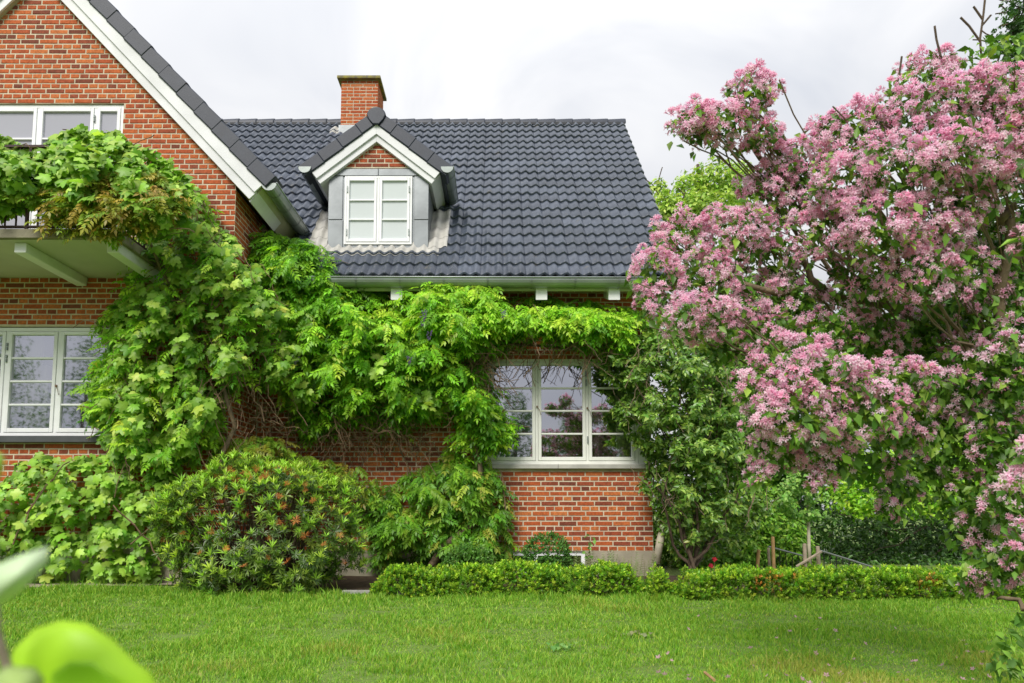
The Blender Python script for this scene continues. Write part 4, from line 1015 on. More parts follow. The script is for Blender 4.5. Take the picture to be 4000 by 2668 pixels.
# ---- tall shrub beside the window
SH = [(1378, 835), (1395, 800), (1440, 800), (1470, 772), (1500, 745), (1560, 738), (1640, 755), (1700, 790), (1725, 880), (1740, 980), (1770, 1060), (1740, 1110), (1770, 1170), (1720, 1230), (1690, 1270), (1630, 1290), (1560, 1285), (1520, 1240), (1495, 1150), (1468, 1115), (1492, 1060), (1430, 985), (1405, 940), (1440, 900), (1392, 872)]
shrub = thing('tall_shrub', 'tall many-stemmed shrub with small oval leaves covering the right end of the window', 'shrub', tuple(PD(1585, 1305, 8.3)))
pos, xy, nz, Y = fill(SH, 22000, 8.95, 1.15, edge=70, seed=31, gap=-.38, nscale=45); n = len(pos)
low = xy[:, 1] > 1080; keep = ~low | (rng.random(n) < np.interp(xy[:, 1], [1080, 1290], [.85, .3])); pos, xy = pos[keep], xy[keep]; n = len(pos)
place(shrub, 'leaf', 'leaves', OVAL, leaves(pos, .078, .6, 1.3, up=.8, out=.5, droop=.25, spread=.5), rng.integers(0, 5, n), tints(n, ['587c34', '698c3c', '4a6e2c', '809e4a', '92a855'], .15, [.3, .28, .2, .15, .07]), M['gloss'], 300, -pos[:, 1]+rng.random(n)*.5)
sb = PD(1588, 1312, 8.3); r = random.Random(24); st = []
for mids in (((1560, 1200), (1500, 1110), (1490, 1060)), ((1600, 1180), (1600, 1050), (1560, 900)), ((1640, 1230), (1660, 1200), (1600, 1120)), ((1590, 1200), (1640, 1060), (1660, 900)), ((1570, 1220), (1560, 1100), (1500, 950)), ((1620, 1250), (1690, 1150), (1720, 1000)), ((1545, 1250), (1520, 1150), (1560, 1000)), ((1605, 1230), (1580, 1100), (1450, 860))):
    p = [sb+Vector((r.uniform(-.1, .1), r.uniform(-.1, .1), -.05))]+[PD(x, y, 8.5+r.uniform(-.15, .2)) for x, y in mids]; p2 = []
    for i in range(len(p)-1): p2 += curve(p[i], p[i+1], 0, 3, .03, r)[:3]
    p2.append(p[-1]); MB().tube(p2, [.024-.018*i/(len(p2)-1) for i in range(len(p2))], 7).build('stem', M['barkd'], shrub, smooth=True)
for k in range(160):
    xy = sample_poly(SH, 1)[0]; a = PD(*xy, r.uniform(8.1, 8.7)); st.append((curve(a, a+Vector((r.uniform(-.25, .25), r.uniform(-.2, .2), r.uniform(.05, .35))), 0, 4, .02, r), r.uniform(.003, .006)))
twigs(shrub, 'twigs', st, 'bark')
t = thing('leaning_post', 'pale smooth post leaning against the house corner behind the tall shrub', 'post', tuple(PD(1508, 1292, 8.85)))
MB().tube([PD(1506, 1294, 8.85), PD(1516, 1240, 8.87), PD(1527, 1195, 8.9), PD(1535, 1150, 8.92)], [.052, .05, .046, .042], 12).build('pole', M['palewood'], t, smooth=True)

# ---- pink beauty bush
CL = [(1650, 300, 105, 55, 3.7, 1), (1720, 225, 62, 58, 3.7, 1), (1585, 290, 48, 50, 3.7, 1), (1745, 320, 40, 42, 3.7, .9),
      (1560, 555, 75, 60, 3.9, 1), (1500, 635, 62, 62, 3.8, 1), (1610, 640, 80, 60, 3.7, .8), (1590, 735, 100, 50, 3.5, 1), (1500, 700, 50, 40, 3.7, .9), (1690, 545, 90, 70, 3.8, 1), (1690, 720, 70, 60, 3.8, .55), (1770, 460, 85, 80, 3.9, 1), (1825, 385, 75, 55, 3.8, 1), (1895, 310, 50, 40, 3.8, .9), (1770, 600, 70, 60, 3.9, .6),
      (1960, 320, 80, 70, 3.7, 1), (2050, 270, 80, 65, 3.7, 1), (2130, 185, 75, 65, 3.8, 1), (2190, 255, 100, 75, 3.5, 1), (2290, 230, 80, 75, 3.4, 1), (2340, 290, 60, 90, 3.3, 1),
      (1930, 430, 90, 80, 3.5, 1), (2060, 400, 110, 85, 3.3, 1), (2190, 370, 110, 75, 3.3, 1), (2290, 400, 70, 65, 3.4, .9),
      (1890, 540, 90, 75, 3.6, .9), (2010, 540, 105, 80, 3.3, 1), (2130, 530, 90, 70, 3.4, .9), (2200, 470, 80, 50, 3.4, .9), (2090, 640, 110, 65, 3.4, .9), (1960, 660, 80, 60, 3.7, .6), (2190, 620, 80, 60, 3.5, .55), (2240, 540, 80, 60, 3.7, .4),
      (1800, 840, 95, 75, 3.4, .8), (1740, 910, 65, 75, 3.3, .8), (1880, 880, 110, 80, 3.2, .75), (1830, 960, 110, 70, 3.15, .75), (1960, 940, 110, 75, 3.2, .6), (1770, 1030, 60, 60, 3.3, .7), (1880, 1040, 90, 55, 3.3, .62), (2070, 890, 80, 70, 3.3, .5), (2060, 980, 80, 60, 3.4, .4), (1730, 1095, 22, 30, 3.3, .9), (2030, 890, 70, 70, 3.4, .6), (1860, 1100, 40, 22, 3.3, .7),
      (1770, 775, 85, 50, 3.7, .35), (1900, 775, 95, 60, 3.7, .35), (2000, 780, 80, 60, 3.8, .35), (1650, 800, 60, 35, 3.7, .4), (1990, 1060, 80, 50, 3.6, .2), (2060, 1130, 60, 40, 3.7, .15), (1810, 700, 80, 50, 3.8, .4), (2190, 740, 110, 75, 3.8, .3), (2290, 660, 75, 90, 3.8, .3), (2090, 780, 80, 70, 3.9, .3), (2220, 860, 110, 85, 3.7, .38), (2110, 930, 90, 70, 3.9, .35), (2310, 860, 60, 100, 3.5, .35), (2180, 1010, 100, 75, 3.8, .3), (2290, 1010, 70, 80, 3.6, .3), (2100, 1080, 70, 50, 3.9, .12), (2200, 1130, 90, 65, 3.8, .12), (2300, 1140, 60, 70, 3.5, .4), (2240, 1220, 70, 50, 3.7, .3), (2270, 1300, 70, 45, 3.5, .4), (2335, 1260, 40, 70, 3.3, .4), (2030, 1170, 30, 25, 3.7, .6), (2220, 1330, 40, 30, 3.6, .5), (2340, 560, 20, 25, 2.6, 1), (2335, 1040, 20, 30, 2.6, .9), (2325, 1110, 30, 22, 2.6, .9)]
bush = thing('beauty_bush', 'large arching bush covered in clusters of pink bell flowers at the right', 'flowering bush', (4.2, 4.6, .05))
fp, fn, lp_, st = [], [], [], []
r = random.Random(25); base = Vector((4.2, 4.6, 0))
bl_dn = 1.0
for x, y, rx, ry, Y, dn in CL:
    c = PD(x, y, Y); sx = rx*K/F*Y; sz = ry*K/F*Y; sy = max(.12, (sx+sz)*.5)
    A = rx*ry*K*K/F/F*Y*Y*pi; nf = int(A*800*dn*(1 if dn > .5 else .85))+3; nl = int(A*(2000 if dn > .5 else 2900))+10
    p, d = shell(nf, c, (sx, sy, sz), .68, .2, x*.1, 2.0, .97); fp.append(p); fn.append(d)
    q, _ = shell(nl, c, (sx*1.03, sy*1.0, sz*1.03), .3, .2, x*.1, 1.3); lp_.append(q)
    if len(st) < 200:
        e = Vector(c); mid = base.lerp(e, .5)+Vector((r.uniform(-.15, .15), r.uniform(-.1, .1), .25+.12*max(0, e.z-1.5)))
        pts = []
        for i in range(9):
            tt_ = .68+.32*i/8; pts.append(base*(1-tt_)**2+mid*2*tt_*(1-tt_)+e*tt_**2+Vector((r.uniform(-.03, .03), r.uniform(-.03, .03), r.uniform(-.03, .03)))*(0 < i < 8))
        st.append((pts, [.014*(1-.75*i/8) for i in range(9)]))
        for q_ in range(5): st.append((curve(pts[r.randrange(2, 8)], e+Vector((r.uniform(-sx, sx), r.uniform(-sy, sy), r.uniform(-sz, sz))), .02, 4, .02, r), .004))
fp, fn, lp_ = np.concatenate(fp), np.concatenate(fn), np.concatenate(lp_)
n = len(fp)
place(bush, 'flower_cluster', 'flower_clusters', BLOOM, frames(fp, fn*.7+[0, -.35, .3]+nrnd(n, .25), nrnd(n), .045*rng.uniform(.65, 1.3, n)), rng.integers(0, 7, n), tints(n, ['fde8f1', 'f9d8e6', 'fef0f6', 'f5cbdd'], .03, None, 1.0, .015), M['petal'], 300, -fp[:, 1]+rng.random(n)*.4)
n = len(lp_)
extra, *_ = fill([(2200, 150), (2215, 95), (2260, 75), (2300, 85), (2351, 60), (2351, 150), (2290, 160)], 130, 3.7, .3, edge=20, seed=3, gap=-.5); extra2, *_ = fill([(2270, 1440), (2310, 1400), (2351, 1390), (2351, 1568), (2300, 1568), (2250, 1500)], 80, 3.3, .3, edge=20, seed=5, gap=-.3)
lp_ = np.concatenate([lp_, extra, extra2]); n = len(lp_)
place(bush, 'leaf', 'leaves', OVAL, leaves(lp_, .064, .6, 1.25, up=.6, out=.55, droop=.8, spread=.55), rng.integers(0, 5, n), tints(n, ['4a7026', '5a8230', '3f6222', '76983e'], .15), M['leaf'], 300, -lp_[:, 1]+rng.random(n)*.4)
twigs(bush, 'twigs', st, 'bark', 5)
for i, pl_ in enumerate([[(2360, 1330, 3.9), (2330, 1000, 3.8), (2300, 750, 3.7), (2320, 500, 3.5)], [(2360, 1200, 4.0), (2150, 850, 4.0), (1990, 735, 3.9), (1880, 655, 3.8), (1830, 580, 3.8)], [(2330, 900, 4.0), (2100, 720, 3.9), (1960, 690, 3.8), (1740, 662, 3.7), (1600, 650, 3.7)], [(1960, 690, 3.8), (1870, 520, 3.8), (1790, 400, 3.8), (1725, 330, 3.7), (1700, 250, 3.7)], [(2351, 1400, 3.2), (2290, 1375, 3.3)], [(2330, 600, 3.6), (2300, 500, 3.5), (2330, 480, 3.5)]]):
    p = [PD(*q) for q in pl_]; p2 = []
    for j in range(len(p)-1): p2 += curve(p[j], p[j+1], .02, 4, .025, r)[:4]
    p2.append(p[-1]); r0 = (.05, .034, .028, .022, .014, .035)[i]
    MB().tube(p2, [r0*(1-.55*j/(len(p2)-1)) for j in range(len(p2))], 8).build('branch', M['bark'], bush, smooth=True)
tw = MB()
for q in ([(2255, 150), (2250, 90), (2258, 30), (2262, -10)], [(2250, 95), (2225, 60), (2205, 40)], [(2254, 60), (2275, 35)], [(2256, 45), (2235, 15)], [(2050, 215), (2065, 170), (2070, 130)], [(2160, 130), (2150, 90), (2146, 60)]): tw.tube([PD(x, y, 3.6) for x, y in q], .006, 5)
tw.build('bare_twig', M['barkd'], bush)

# ---- trees and hedges behind
def tree(name, label, base, clumps, n, size, cols, m='leaf', trunk=.12, shape=OVAL, cat='tree', group=None, rmin=.35, limbs=True, world=False):
    o = thing(name, label, cat, base, group); P_, D_ = [], []; tot = sum(c[2]*c[3] for c in clumps); cs = []
    for c in clumps:
        if world: ctr, R = Vector(c[0]), c[1]
        else:
            x, y, rx, ry, Y = c; ctr = PD(x, y, Y); sx, sz = rx*K/F*Y, ry*K/F*Y; R = (sx, (sx+sz)*.5, sz)
        cs.append(ctr); p, d = shell(int(n*c[2]*c[3]/tot) if not world else n//len(clumps), ctr, R, rmin, .22, ctr.x); P_.append(p); D_.append(d)
    p, d = np.concatenate(P_), np.concatenate(D_); k = len(p)
    p[:, 2] = np.maximum(p[:, 2], .05)
    place(o, 'leaf', 'crown', shape, frames(p, d*.5+[0, -.2, .6]+nrnd(k, .45), nrnd(k)+[0, 0, -.5], size*rng.uniform(.6, 1.25, k)), rng.integers(0, len(shape), k), tints(k, cols, .17), M[m], 0)
    r = random.Random(int(abs(base[0]*100))); b = Vector(base); mx = max(c.z for c in cs); cen_ = sum(cs, Vector())/len(cs); topc = Vector((cen_.x, cen_.y, mx))
    MB().tube(curve(b-Vector((0, 0, .1)), topc, 0, 6, .08*trunk*6, r), [trunk*(1-.7*i/6) for i in range(7)], 8).build('trunk', M['barkd'], o, smooth=True)
    if limbs:
        st = [(curve(b.lerp(topc, r.uniform(.35, .7)), c, .1, 5, .1, r), [trunk*.4*(1-.7*i/5) for i in range(6)]) for c in cs]
        for c in cs:
            for q in range(4): st.append((curve(c, c+Vector((r.uniform(-1, 1), r.uniform(-.6, .6), r.uniform(-.3, 1)))*trunk*5, 0, 4, .05, r), trunk*.1))
        twigs(o, 'limbs', st, 'barkd', 5)
    return o
tree('ash_tree', 'bright lime-green tree top showing behind the roof edge and the pink bush', (6.0, 19.0, 0), [(1510, 440, 24, 32, 19), (1525, 480, 30, 40, 18.5), (1580, 450, 45, 50, 19), (1640, 420, 60, 50, 19), (1690, 450, 50, 60, 19.5), (1620, 490, 90, 45, 18.5), (1560, 500, 60, 40, 18.5), (1700, 400, 30, 26, 19.5)], 5200, .17, ['86a448', '96b054', '76983e', 'a4ba62'], trunk=.16)
tree('garden_tree', 'mid green leafy tree behind the tall shrub and the pink branches', (6.2, 14.0, 0), [(1620, 760, 90, 80, 14), (1760, 720, 120, 90, 14), (1720, 880, 150, 90, 13.5), (1880, 800, 110, 90, 14.5), (1660, 980, 120, 90, 13), (1780, 1060, 110, 80, 13), (1900, 950, 110, 90, 14)], 11000, .2, ['527d2c', '648f34', '436e26', '7aa040'], trunk=.14)
tree('garden_tree', 'dark leafy tree standing behind the right side of the pink bush', (13.0, 15.0, 0), [(2050, 720, 140, 110, 15), (2220, 640, 150, 120, 15), (2340, 760, 100, 150, 14.5), (2150, 880, 140, 110, 14.5), (2300, 960, 130, 110, 14), (2340, 540, 70, 110, 15), (2020, 900, 100, 90, 15)], 11000, .22, ['33551f', '406525', '2b4a1b', '4f752c'], trunk=.1)
tree('conifer', 'dark conifer top at the upper right corner of the picture', (9.0, 16.5, 0), [(2340, 60, 46, 34, 16), (2300, 110, 30, 22, 16), (2351, 20, 50, 26, 16), (2360, 140, 60, 60, 16), (2370, 260, 80, 90, 16)], 1300, .2, ['3a5a2e', '45663a', '2f4d28'], 'gloss', .16, SPRIG)
tree('lime_shrub', 'sunlit yellow-green shrub behind the garden railing', (8.6, 11.6, 0), [(1960, 1100, 80, 60, 11.2), (2060, 1080, 110, 60, 11.4), (2170, 1100, 80, 60, 11.4), (1990, 1150, 90, 40, 11), (2110, 1150, 90, 40, 11), (2240, 1060, 60, 50, 11.6), (2150, 1010, 90, 45, 11.8)], 8000, .09, ['6f9e2a', '83b030', '5c8c24', '93b83c'], trunk=.03, cat='shrub')
tree('hedge_shrub', 'light green small-leaved hedge behind the wooden stakes', (5.0, 11.2, 0), [(1600, 1200, 90, 90, 11), (1700, 1230, 90, 70, 11), (1640, 1270, 110, 60, 10.8), (1760, 1200, 80, 80, 11.2), (1810, 1260, 60, 50, 11), (1540, 1230, 60, 70, 11.2)], 13000, .085, ['5f8a2e', '74a038', '4f7a28', '87ac44'], trunk=.05, cat='hedge')
tree('dark_hedge', 'deep green clipped hedge in shadow behind the staked sapling', (10.0, 13.4, 0), [(1900, 1230, 110, 90, 13), (2050, 1220, 120, 90, 13), (2200, 1220, 120, 90, 13), (2340, 1230, 110, 110, 13), (1980, 1290, 120, 60, 12.8), (2140, 1290, 130, 60, 12.8), (2300, 1300, 120, 60, 12.8), (1800, 1180, 100, 80, 13.5), (2250, 1140, 140, 70, 13.5), (1960, 1300, 90, 35, 11.6), (2090, 1300, 100, 38, 11.6), (2220, 1300, 100, 38, 11.6), (2330, 1300, 90, 40, 11.6)], 13000, .10, ['30501f', '3b5f26', '284618', '4c7030'], 'gloss', .05, cat='hedge')
tree('dark_hedge', 'far dark hedge closing the garden at the right edge', (14.5, 15.0, 0), [((12.5, 15, 1.2), (2.5, .8, 1.9), 1, 1), ((16.5, 15, 1.3), (2.6, .8, 2.0), 1, 1), ((20, 15, 1.3), (2.6, .8, 2.0), 1, 1), ((8.5, 15.4, 1.2), (2.6, .6, 1.7), 1, 1), ((4.5, 15.4, 1.2), (2.6, .6, 1.7), 1, 1)], 12000, .2, ['2c4a1c', '375722', '46682a'], trunk=.07, cat='hedge', world=True, limbs=False)
# trees on the near side of the garden, seen in the window panes
for i, (x, y, h, w, lab) in enumerate([(.9, -12, 6.2, 1.3, 'slim'), (3.2, -11, 5.2, 1.6, 'low'), (6.0, -12, 7.0, 1.7, 'broad'), (-1.0, -15, 4.6, 1.8, 'round'), (-11.5, -11, 7.8, 2.2, 'leafy'), (-14.5, -12, 9.4, 2.2, 'tall'), (-18, -13, 8.6, 2.4, 'wide'), (-22, -13, 9.5, 2.6, 'large')]):
    cl = [((x, y, h*.82), (w*.45, w*.45, h*.18), 1, 1), ((x-w*.4, y, h*.58), (w*.6, w*.5, h*.2), 1, 1), ((x+w*.45, y+.2, h*.5), (w*.6, w*.5, h*.2), 1, 1), ((x, y, h*.33), (w*.9, w*.7, h*.16), 1, 1), ((x, y, h*.14), (w*1.1, w*.7, h*.14), 1, 1)]
    tree('reflected_tree', f'{lab} tree across the lawn, mirrored in the ' + ('large right window' if x > -5 else 'left gable window') + f', {["first", "second", "third", "fourth"][i % 4]} of its row', (x, y, 0), cl, 5000, .14, ['3f5f25', '4f702c', '33511e'], trunk=.14, world=True, limbs=False, group='trees mirrored in the windows')
# ---- sapling, stakes, railing
sap = thing('staked_sapling', 'slender young tree tied between wooden stakes beyond the hedge', 'tree', tuple(PD(1858, 1300, 9.6)))
MB().tube([PD(1860, 1306, 9.6), PD(1857, 1250, 9.6), PD(1856, 1180, 9.6), PD(1850, 1120, 9.6), PD(1846, 1060, 9.6)], [.026, .024, .021, .016, .008], 8).build('trunk', M['palewood'], sap, smooth=True)
p, *_ = fill([(1780, 1170), (1790, 1110), (1840, 1070), (1890, 1090), (1900, 1150), (1890, 1195), (1840, 1195)], 1000, 9.7, .6, edge=20, seed=41, gap=-.3); k = len(p)
place(sap, 'leaf', 'crown', OVALW, leaves(p, .06), rng.integers(0, 4, k), tints(k, ['55803a', '6f9a48', '86a85a'], .14), M['leaf'], 0)
def stake(label, x0_, y0_, x1_, y1_, Y, m, rad=.026):
    a, b = PD(x0_, y0_, Y), PD(x1_, y1_, Y); a.z = min(a.z, .05); t = thing('wooden_stake', label, 'stake', tuple(a))
    MB().tube([a, a.lerp(b, .5), b-(b-a).normalized()*.01, b], [rad, rad, rad, rad*.8], 9).build('pole', M[m], t)
    return t
stake('light wooden stake just left of the sapling trunk', 1849, 1312, 1847, 1248, 9.4, 'stakeg'); stake('grey wooden stake just right of the sapling trunk', 1881, 1312, 1877, 1254, 9.5, 'stakeg')
stake('tallest yellowish stake left of the sapling', 1777, 1315, 1774, 1232, 9.5, 'stake', .024); stake('short stake with dark band at the left end of the row', 1737, 1318, 1742, 1262, 9.4, 'stake', .024); stake('thin grey stake under the end of the handrail', 1768, 1318, 1764, 1258, 9.7, 'stakeg', .02)
t = thing('wooden_batten', 'slanting wooden batten nailed across the sapling stakes', 'batten', tuple(PD(1850, 1290, 9.38)))
MB().tube([PD(1828, 1301, 9.36), PD(1886, 1266, 9.38)], .02, 6).build('rod', M['stakeg'], t)
gr = thing('garden_railing', 'low black iron railing with a sloping grey handrail behind the hedge', 'railing', tuple(PD(1900, 1310, 10.2)))
MB().tube([PD(1764, 1255, 10.0), PD(1850, 1278, 10.1)], .013, 6).tube([PD(1882, 1264, 10.1), PD(1960, 1288, 10.2), PD(2032, 1312, 10.3)], .013, 6).build('handrail', M['ironrail'], gr)
for i in range(18):
    x = 1775+i*14.5; y = (1258+(x-1764)*.267) if x < 1860 else 1264+(x-1882)*.32
    q = PD(x, y, 10.15); MB().tube([(q.x, q.y, .02), q], .007, 5).build('baluster', M['black'], gr)
    if i % 3 == 1:
        s_ = MB(); pts = [(q.x+.05*(1-j/14)*cos(j*.7), q.y, q.z-.12+.05*(1-j/14)*sin(j*.7)) for j in range(13)]; s_.tube(pts, .005, 4).build('scroll', M['black'], gr)

# ---- small plants by the wall and in the hedge
def tuft(name, label, x, y, Y, n, hgt, cols, shape=FROND, spread=.12, m='leaf', cat='plant', group=None):
    b = PD(x, y, Y); b.z = lawn_z(b.x, b.y); o = thing(name, label, cat, tuple(b), group); p = np.array([[b.x+rng.normal(0, spread), b.y+rng.normal(0, spread*.5), b.z] for _ in range(n)])
    zz = np.tile([0, -.1, 1.], (n, 1))+nrnd(n, .16)
    place(o, 'stem', 'stems', shape, frames(p, zz, nrnd(n), hgt*rng.uniform(.65, 1.15, n)), rng.integers(0, len(shape), n), tints(n, cols, .12), M[m], n, np.arange(n)); return o
for i, (x, lab) in enumerate(((1068, 'below the grey-green box ball'), (1330, 'below the middle of the window'), (1455, 'near the right end of the left hedge'), (1625, 'right of the shrub stems'), (1730, 'below the leftmost stake'))):
    tuft('horsetail_plant', f'feathery horsetail growing before the hedge {lab}', x, 1372, 6.84 if x > 1500 else 7.05, 5, .3, ['6f9a44', '7fa552'])
tuft('lavender_plant', 'grey-green lavender spikes against the plinth, right of the box ball', 1385, 1300, 8.7, 40, .36, ['7a8c60', '8a9a72', '74805c'], spread=.25)
tuft('lavender_plant', 'lavender spikes close to the house corner at the plinth', 1455, 1305, 8.75, 22, .26, ['7a8c60', '74805c'], spread=.16)
wd = thing('wall_weed', 'lone leafy weed standing tall before the brick wall', 'plant', tuple(PD(1358, 1300, 8.8)))
MB().tube([PD(1358, 1310, 8.8), PD(1353, 1260, 8.8), PD(1355, 1228, 8.8)], [.006, .005, .003], 5).build('stem', M['twig'], wd)
p = np.array([PD(1355+random.uniform(-12, 12), y, 8.78+random.uniform(-.05, .05)) for y in range(1226, 1300, 4)]); k = len(p)
place(wd, 'leaf', 'leaves', OVALW, leaves(p, .065, up=.4, out=.7), rng.integers(0, 4, k), tints(k, ['5a8440', '6f9850'], .1), M['leaf'], k, np.arange(k))
for x, y, lab in ((1640, 1265, 'upper'), (1632, 1280, 'lower')):
    q = PD(x, y+20, 7.0); t = thing('red_rose', f'small red flower above the right hedge, {lab} of two', 'flower', tuple(q)); 
    c = PD(x, y+20, 7.0); k = 9; pp = np.tile(np.array(c), (k, 1)); place(t, 'petals', 'petals', [sh_whorl(60, 9, .5, .3)], frames(pp[:1], np.array([[0, -.8, .5]]), nrnd(1), np.array([.035])), np.zeros(1, int), tints(1, ['b5303f'], .05, None, 1), M['petal'], 1, np.arange(1))
    MB().tube([(c.x, c.y, .1), c], .003, 4).build('stem', M['twig'], t)
for x, lab in ((2125, 'near its right part'), (1770, 'below the tallest stake')):
    c = PD(x, 1345, 6.8); t = thing('dead_box_twigs', f'dry orange-brown patch on the right hedge {lab}', 'twigs', tuple(c)); k = 26
    p = np.array(c)+rng.normal(0, 1, (k, 3))*[.08, .02, .06]; place(t, 'dry_sprig', 'dry_sprigs', SPRIG, frames(p, nrnd(k), np.tile([0, -.3, 1.], (k, 1))+nrnd(k, .3), .06*rng.uniform(.7, 1.2, k)), rng.integers(0, 5, k), tints(k, ['b98a3c', 'a8783a', 'c49a50'], .1, None, 1), M['wilt'], k, np.arange(k))
MB_ed = MB().box(-1.62, -.62, 7.13, 7.19, .03, .115); tag(MB_ed.build('stone_edging', M['edging'], bevel=.008), 'grey stone edging strip between rhododendron and hedge', 'edging')

# ---- lawn grass
def grass():
    N = 310000
    Y = 3.2+(8.2-3.2)*rng.random(N)**1.15; X = (rng.random(N)*2-1)
    X = np.where(X < 0, X*(Y*.80+.4), X*(Y*.82+.3)); keep = ~((Y > 7.72) & (X < -3.6)) & ~((Y > 7.3) & (X > -3.3)) & ~((Y > 7.16) & (X > -1.2)) & ~((Y > 6.98) & (X > 1.8)); X, Y = X[keep], Y[keep]; n = len(X)
    cell = 0.045; memo = {}
    def zz(a, b):
        k = (int(a/.2), int(b/.2))
        if k not in memo: memo[k] = lawn_z(k[0]*.2+.1, k[1]*.2+.1)
        return memo[k]
    Z = np.array([zz(a, b) for a, b in zip(X, Y)])-.008
    xy = np.stack([X, Y], 1); n1 = vnoise(xy, .55, 1.0); n2 = vnoise(xy, .16, 4.0); n3 = vnoise(xy, 1.6, 7.0)
    h = .031*(1+1.0*n1+.7*n2)*rng.uniform(.6, 1.4, n); h = np.clip(h, .019, .12)
    tall = rng.random(n) < .012; h[tall] *= 1.9
    h *= np.interp(Y, [6.4, 6.95], [1, 1.7])*np.interp(X, [-3.8, -3.2, 6], [1, 1, 1])
    a = rng.random(n)*2*pi; lean = rng.uniform(.1, 1.0, n)*h; la = a+rng.normal(0, .6, n)+1.57
    w = rng.uniform(.0015, .003, n)*np.interp(Y, [3.5, 7], [1, 1.7])
    dx, dy = np.cos(a)*w, np.sin(a)*w; lx, ly = np.cos(la)*lean, np.sin(la)*lean
    V = np.zeros((n, 5, 3))
    V[:, 0] = np.stack([X-dx, Y-dy, Z], 1); V[:, 1] = np.stack([X+dx, Y+dy, Z], 1)
    V[:, 2] = np.stack([X-dx*.8+lx*.4, Y-dy*.8+ly*.4, Z+h*.62], 1); V[:, 3] = np.stack([X+dx*.8+lx*.4, Y+dy*.8+ly*.4, Z+h*.62], 1)
    V[:, 4] = np.stack([X+lx, Y+ly, Z+h], 1)
    T = np.array([(0, 1, 3), (0, 3, 2), (2, 3, 4)])[None]+(np.arange(n)*5)[:, None, None]
    c = tints(n, ['67942e', '77a036', '8bab42', '54842a', 'a0b254'], .13, [.3, .3, .2, .12, .08])
    dry = (n1*.6+n3*.7+rng.normal(0, .22, n)) > .6; dc = tints(n, ['a89a5a', '94904c', 'b5a56a'], .1); c[dry] = c[dry]*.45+dc[dry]*.55
    C = np.repeat(c[:, None], 5, 1)
    ob = link('grass', np_mesh('grass', V.reshape(-1, 3), T.reshape(-1, 3), C.reshape(-1, 3), M['grass'])); tag(ob, 'short mown green lawn grass with a few dry patches', 'grass', kind='stuff')
grass()
pet = MB(); pet.a = []
for j in range(5):
    t_ = 2*pi*j/5; pet.add([(0, 0, 0), (.012*cos(t_-.5), .012*sin(t_-.5), .006), (.02*cos(t_), .02*sin(t_), .01), (.012*cos(t_+.5), .012*sin(t_+.5), .006)], [(0, 1, 2, 3)], hexc('e3b3c6'))
pm = pet.mesh('fallen_blossom', M['petal']); r = random.Random(26)
for k in range(70):
    x = r.uniform(1500, 2280); y = 1568-r.random()**1.3*165; q = ray(x*K, y*K); t_ = -(CZ-.06)/q.z; X, Y = q.x*t_, q.y*t_
    ob = link('fallen_blossom', pm, None, (X, Y, lawn_z(X, Y)+.03)); s = r.uniform(.6, 1.1); ob.scale = (s, s, s); ob.rotation_euler = (r.uniform(-.8, .8), r.uniform(-.8, .8), r.uniform(0, 6))
    tag(ob, 'tiny fallen pink blossom lying on the lawn below the bush', 'blossom', 'fallen blossoms on the lawn')
def weed(label, x, y, n, cols, size):
    q = ray(x*K, y*K); t_ = -(CZ-.05)/q.z; X, Y = q.x*t_, q.y*t_; z = lawn_z(X, Y); o = thing('lawn_weed', label, 'weed', (X, Y, z))
    p = np.array([X, Y, z+.03])+rng.normal(0, 1, (n, 3))*[.07, .05, .015]; place(o, 'leaf', 'leaves', OVALW, leaves(p, size, up=1, out=.2, droop=.1), rng.integers(0, 4, n), tints(n, cols, .12), M['leaf'], n, np.arange(n))
weed('wilted grey-green cutting lying on the lawn near its middle', 1462, 1450, 16, ['6a7450', '7d8464'], .05); weed('flat rosette of weed leaves in the grass left of the wilted cutting', 1285, 1475, 18, ['5f8f48', '6f9a55'], .05)
t = thing('fallen_stick', 'short dry stick lying in the grass at the lower edge', 'stick', tuple(PD(1628, 1555, 3.9))); q0, q1 = [(lambda v: Vector((v.x*(-(CZ-.05)/v.z), v.y*(-(CZ-.05)/v.z), .06)))(ray(x*K, y*K)) for x, y in ((1618, 1548), (1640, 1566))]
MB().tube([q0, q1], .008, 6).build('rod', M['stake'], t)

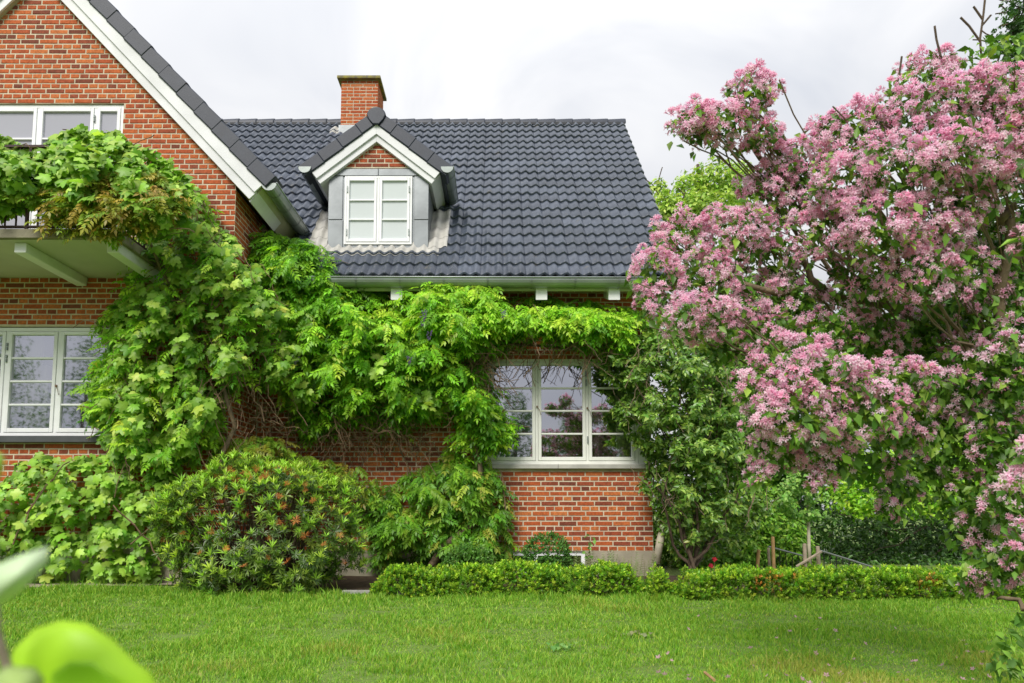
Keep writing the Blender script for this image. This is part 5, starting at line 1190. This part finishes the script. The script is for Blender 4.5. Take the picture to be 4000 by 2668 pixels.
# ---- blurred plant close to the lens
fg = thing('foreground_plant', 'out-of-focus bright green leaves close to the lens at lower left', 'plant', tuple(PD(60, 1700, .45)))
def near_leaf(outline, Y, col, bulge, name='leaf', tilt=0.0):
    """a leaf blade: a fan of rings between its midpoint and its rim, domed towards the sky"""
    c = sum((Vector((x, y, 0)) for x, y in outline), Vector())/len(outline); mb = MB(); n = len(outline); rings = 5; idx = []
    for k in range(1, rings+1):
        row = []
        for i, (x, y) in enumerate(outline):
            f = k/rings; xx, yy = c.x+(x-c.x)*f, c.y+(y-c.y)*f; row.append(len(mb.v)); mb.v.append(PD(xx, yy, Y-bulge*(1-f*f)+tilt*(yy-c.y)/300))
        idx.append(row)
    c0 = len(mb.v); mb.v.append(PD(c.x, c.y, Y-bulge))
    mb.f = [(c0, idx[0][i], idx[0][(i+1) % n]) for i in range(n)]+[(idx[k][i], idx[k+1][i], idx[k+1][(i+1) % n], idx[k][(i+1) % n]) for k in range(rings-1) for i in range(n)]
    mb.a = [col]*len(mb.v)
    o = mb.build(name, M['leaf'], fg, smooth=True); so = o.modifiers.new('thick', 'SOLIDIFY'); so.thickness = .0006; return o
near_leaf([(10, 1640), (12, 1560), (35, 1490), (80, 1445), (140, 1425), (200, 1432), (260, 1470), (310, 1520), (345, 1545), (375, 1600), (380, 1680), (250, 1700), (100, 1700)], .46, hexc('b2dc30'), .012)
near_leaf([(110, 1600), (120, 1545), (160, 1518), (215, 1520), (260, 1560), (270, 1640), (180, 1660)], .435, hexc('92c42a'), -.004)
near_leaf([(-40, 1650), (-30, 1560), (20, 1530), (80, 1535), (100, 1560), (80, 1620), (20, 1680)], .38, hexc('a8c070'), .02)
near_leaf([(-60, 1420), (-40, 1340), (-10, 1300), (50, 1275), (112, 1256), (108, 1290), (70, 1335), (30, 1370), (-10, 1390)], .40, hexc('cfe0bf'), .02)
near_leaf([(-60, 1110), (-40, 1060), (-10, 1035), (8, 1050), (4, 1080), (-10, 1110)], .40, hexc('9cc84a'), .01)
MB().tube([PD(60, 1720, .45), PD(40, 1600, .44), PD(-10, 1450, .43), PD(-20, 1200, .42), PD(-30, 1080, .42)], .003, 6).build('stem', M['stakeg'], fg)
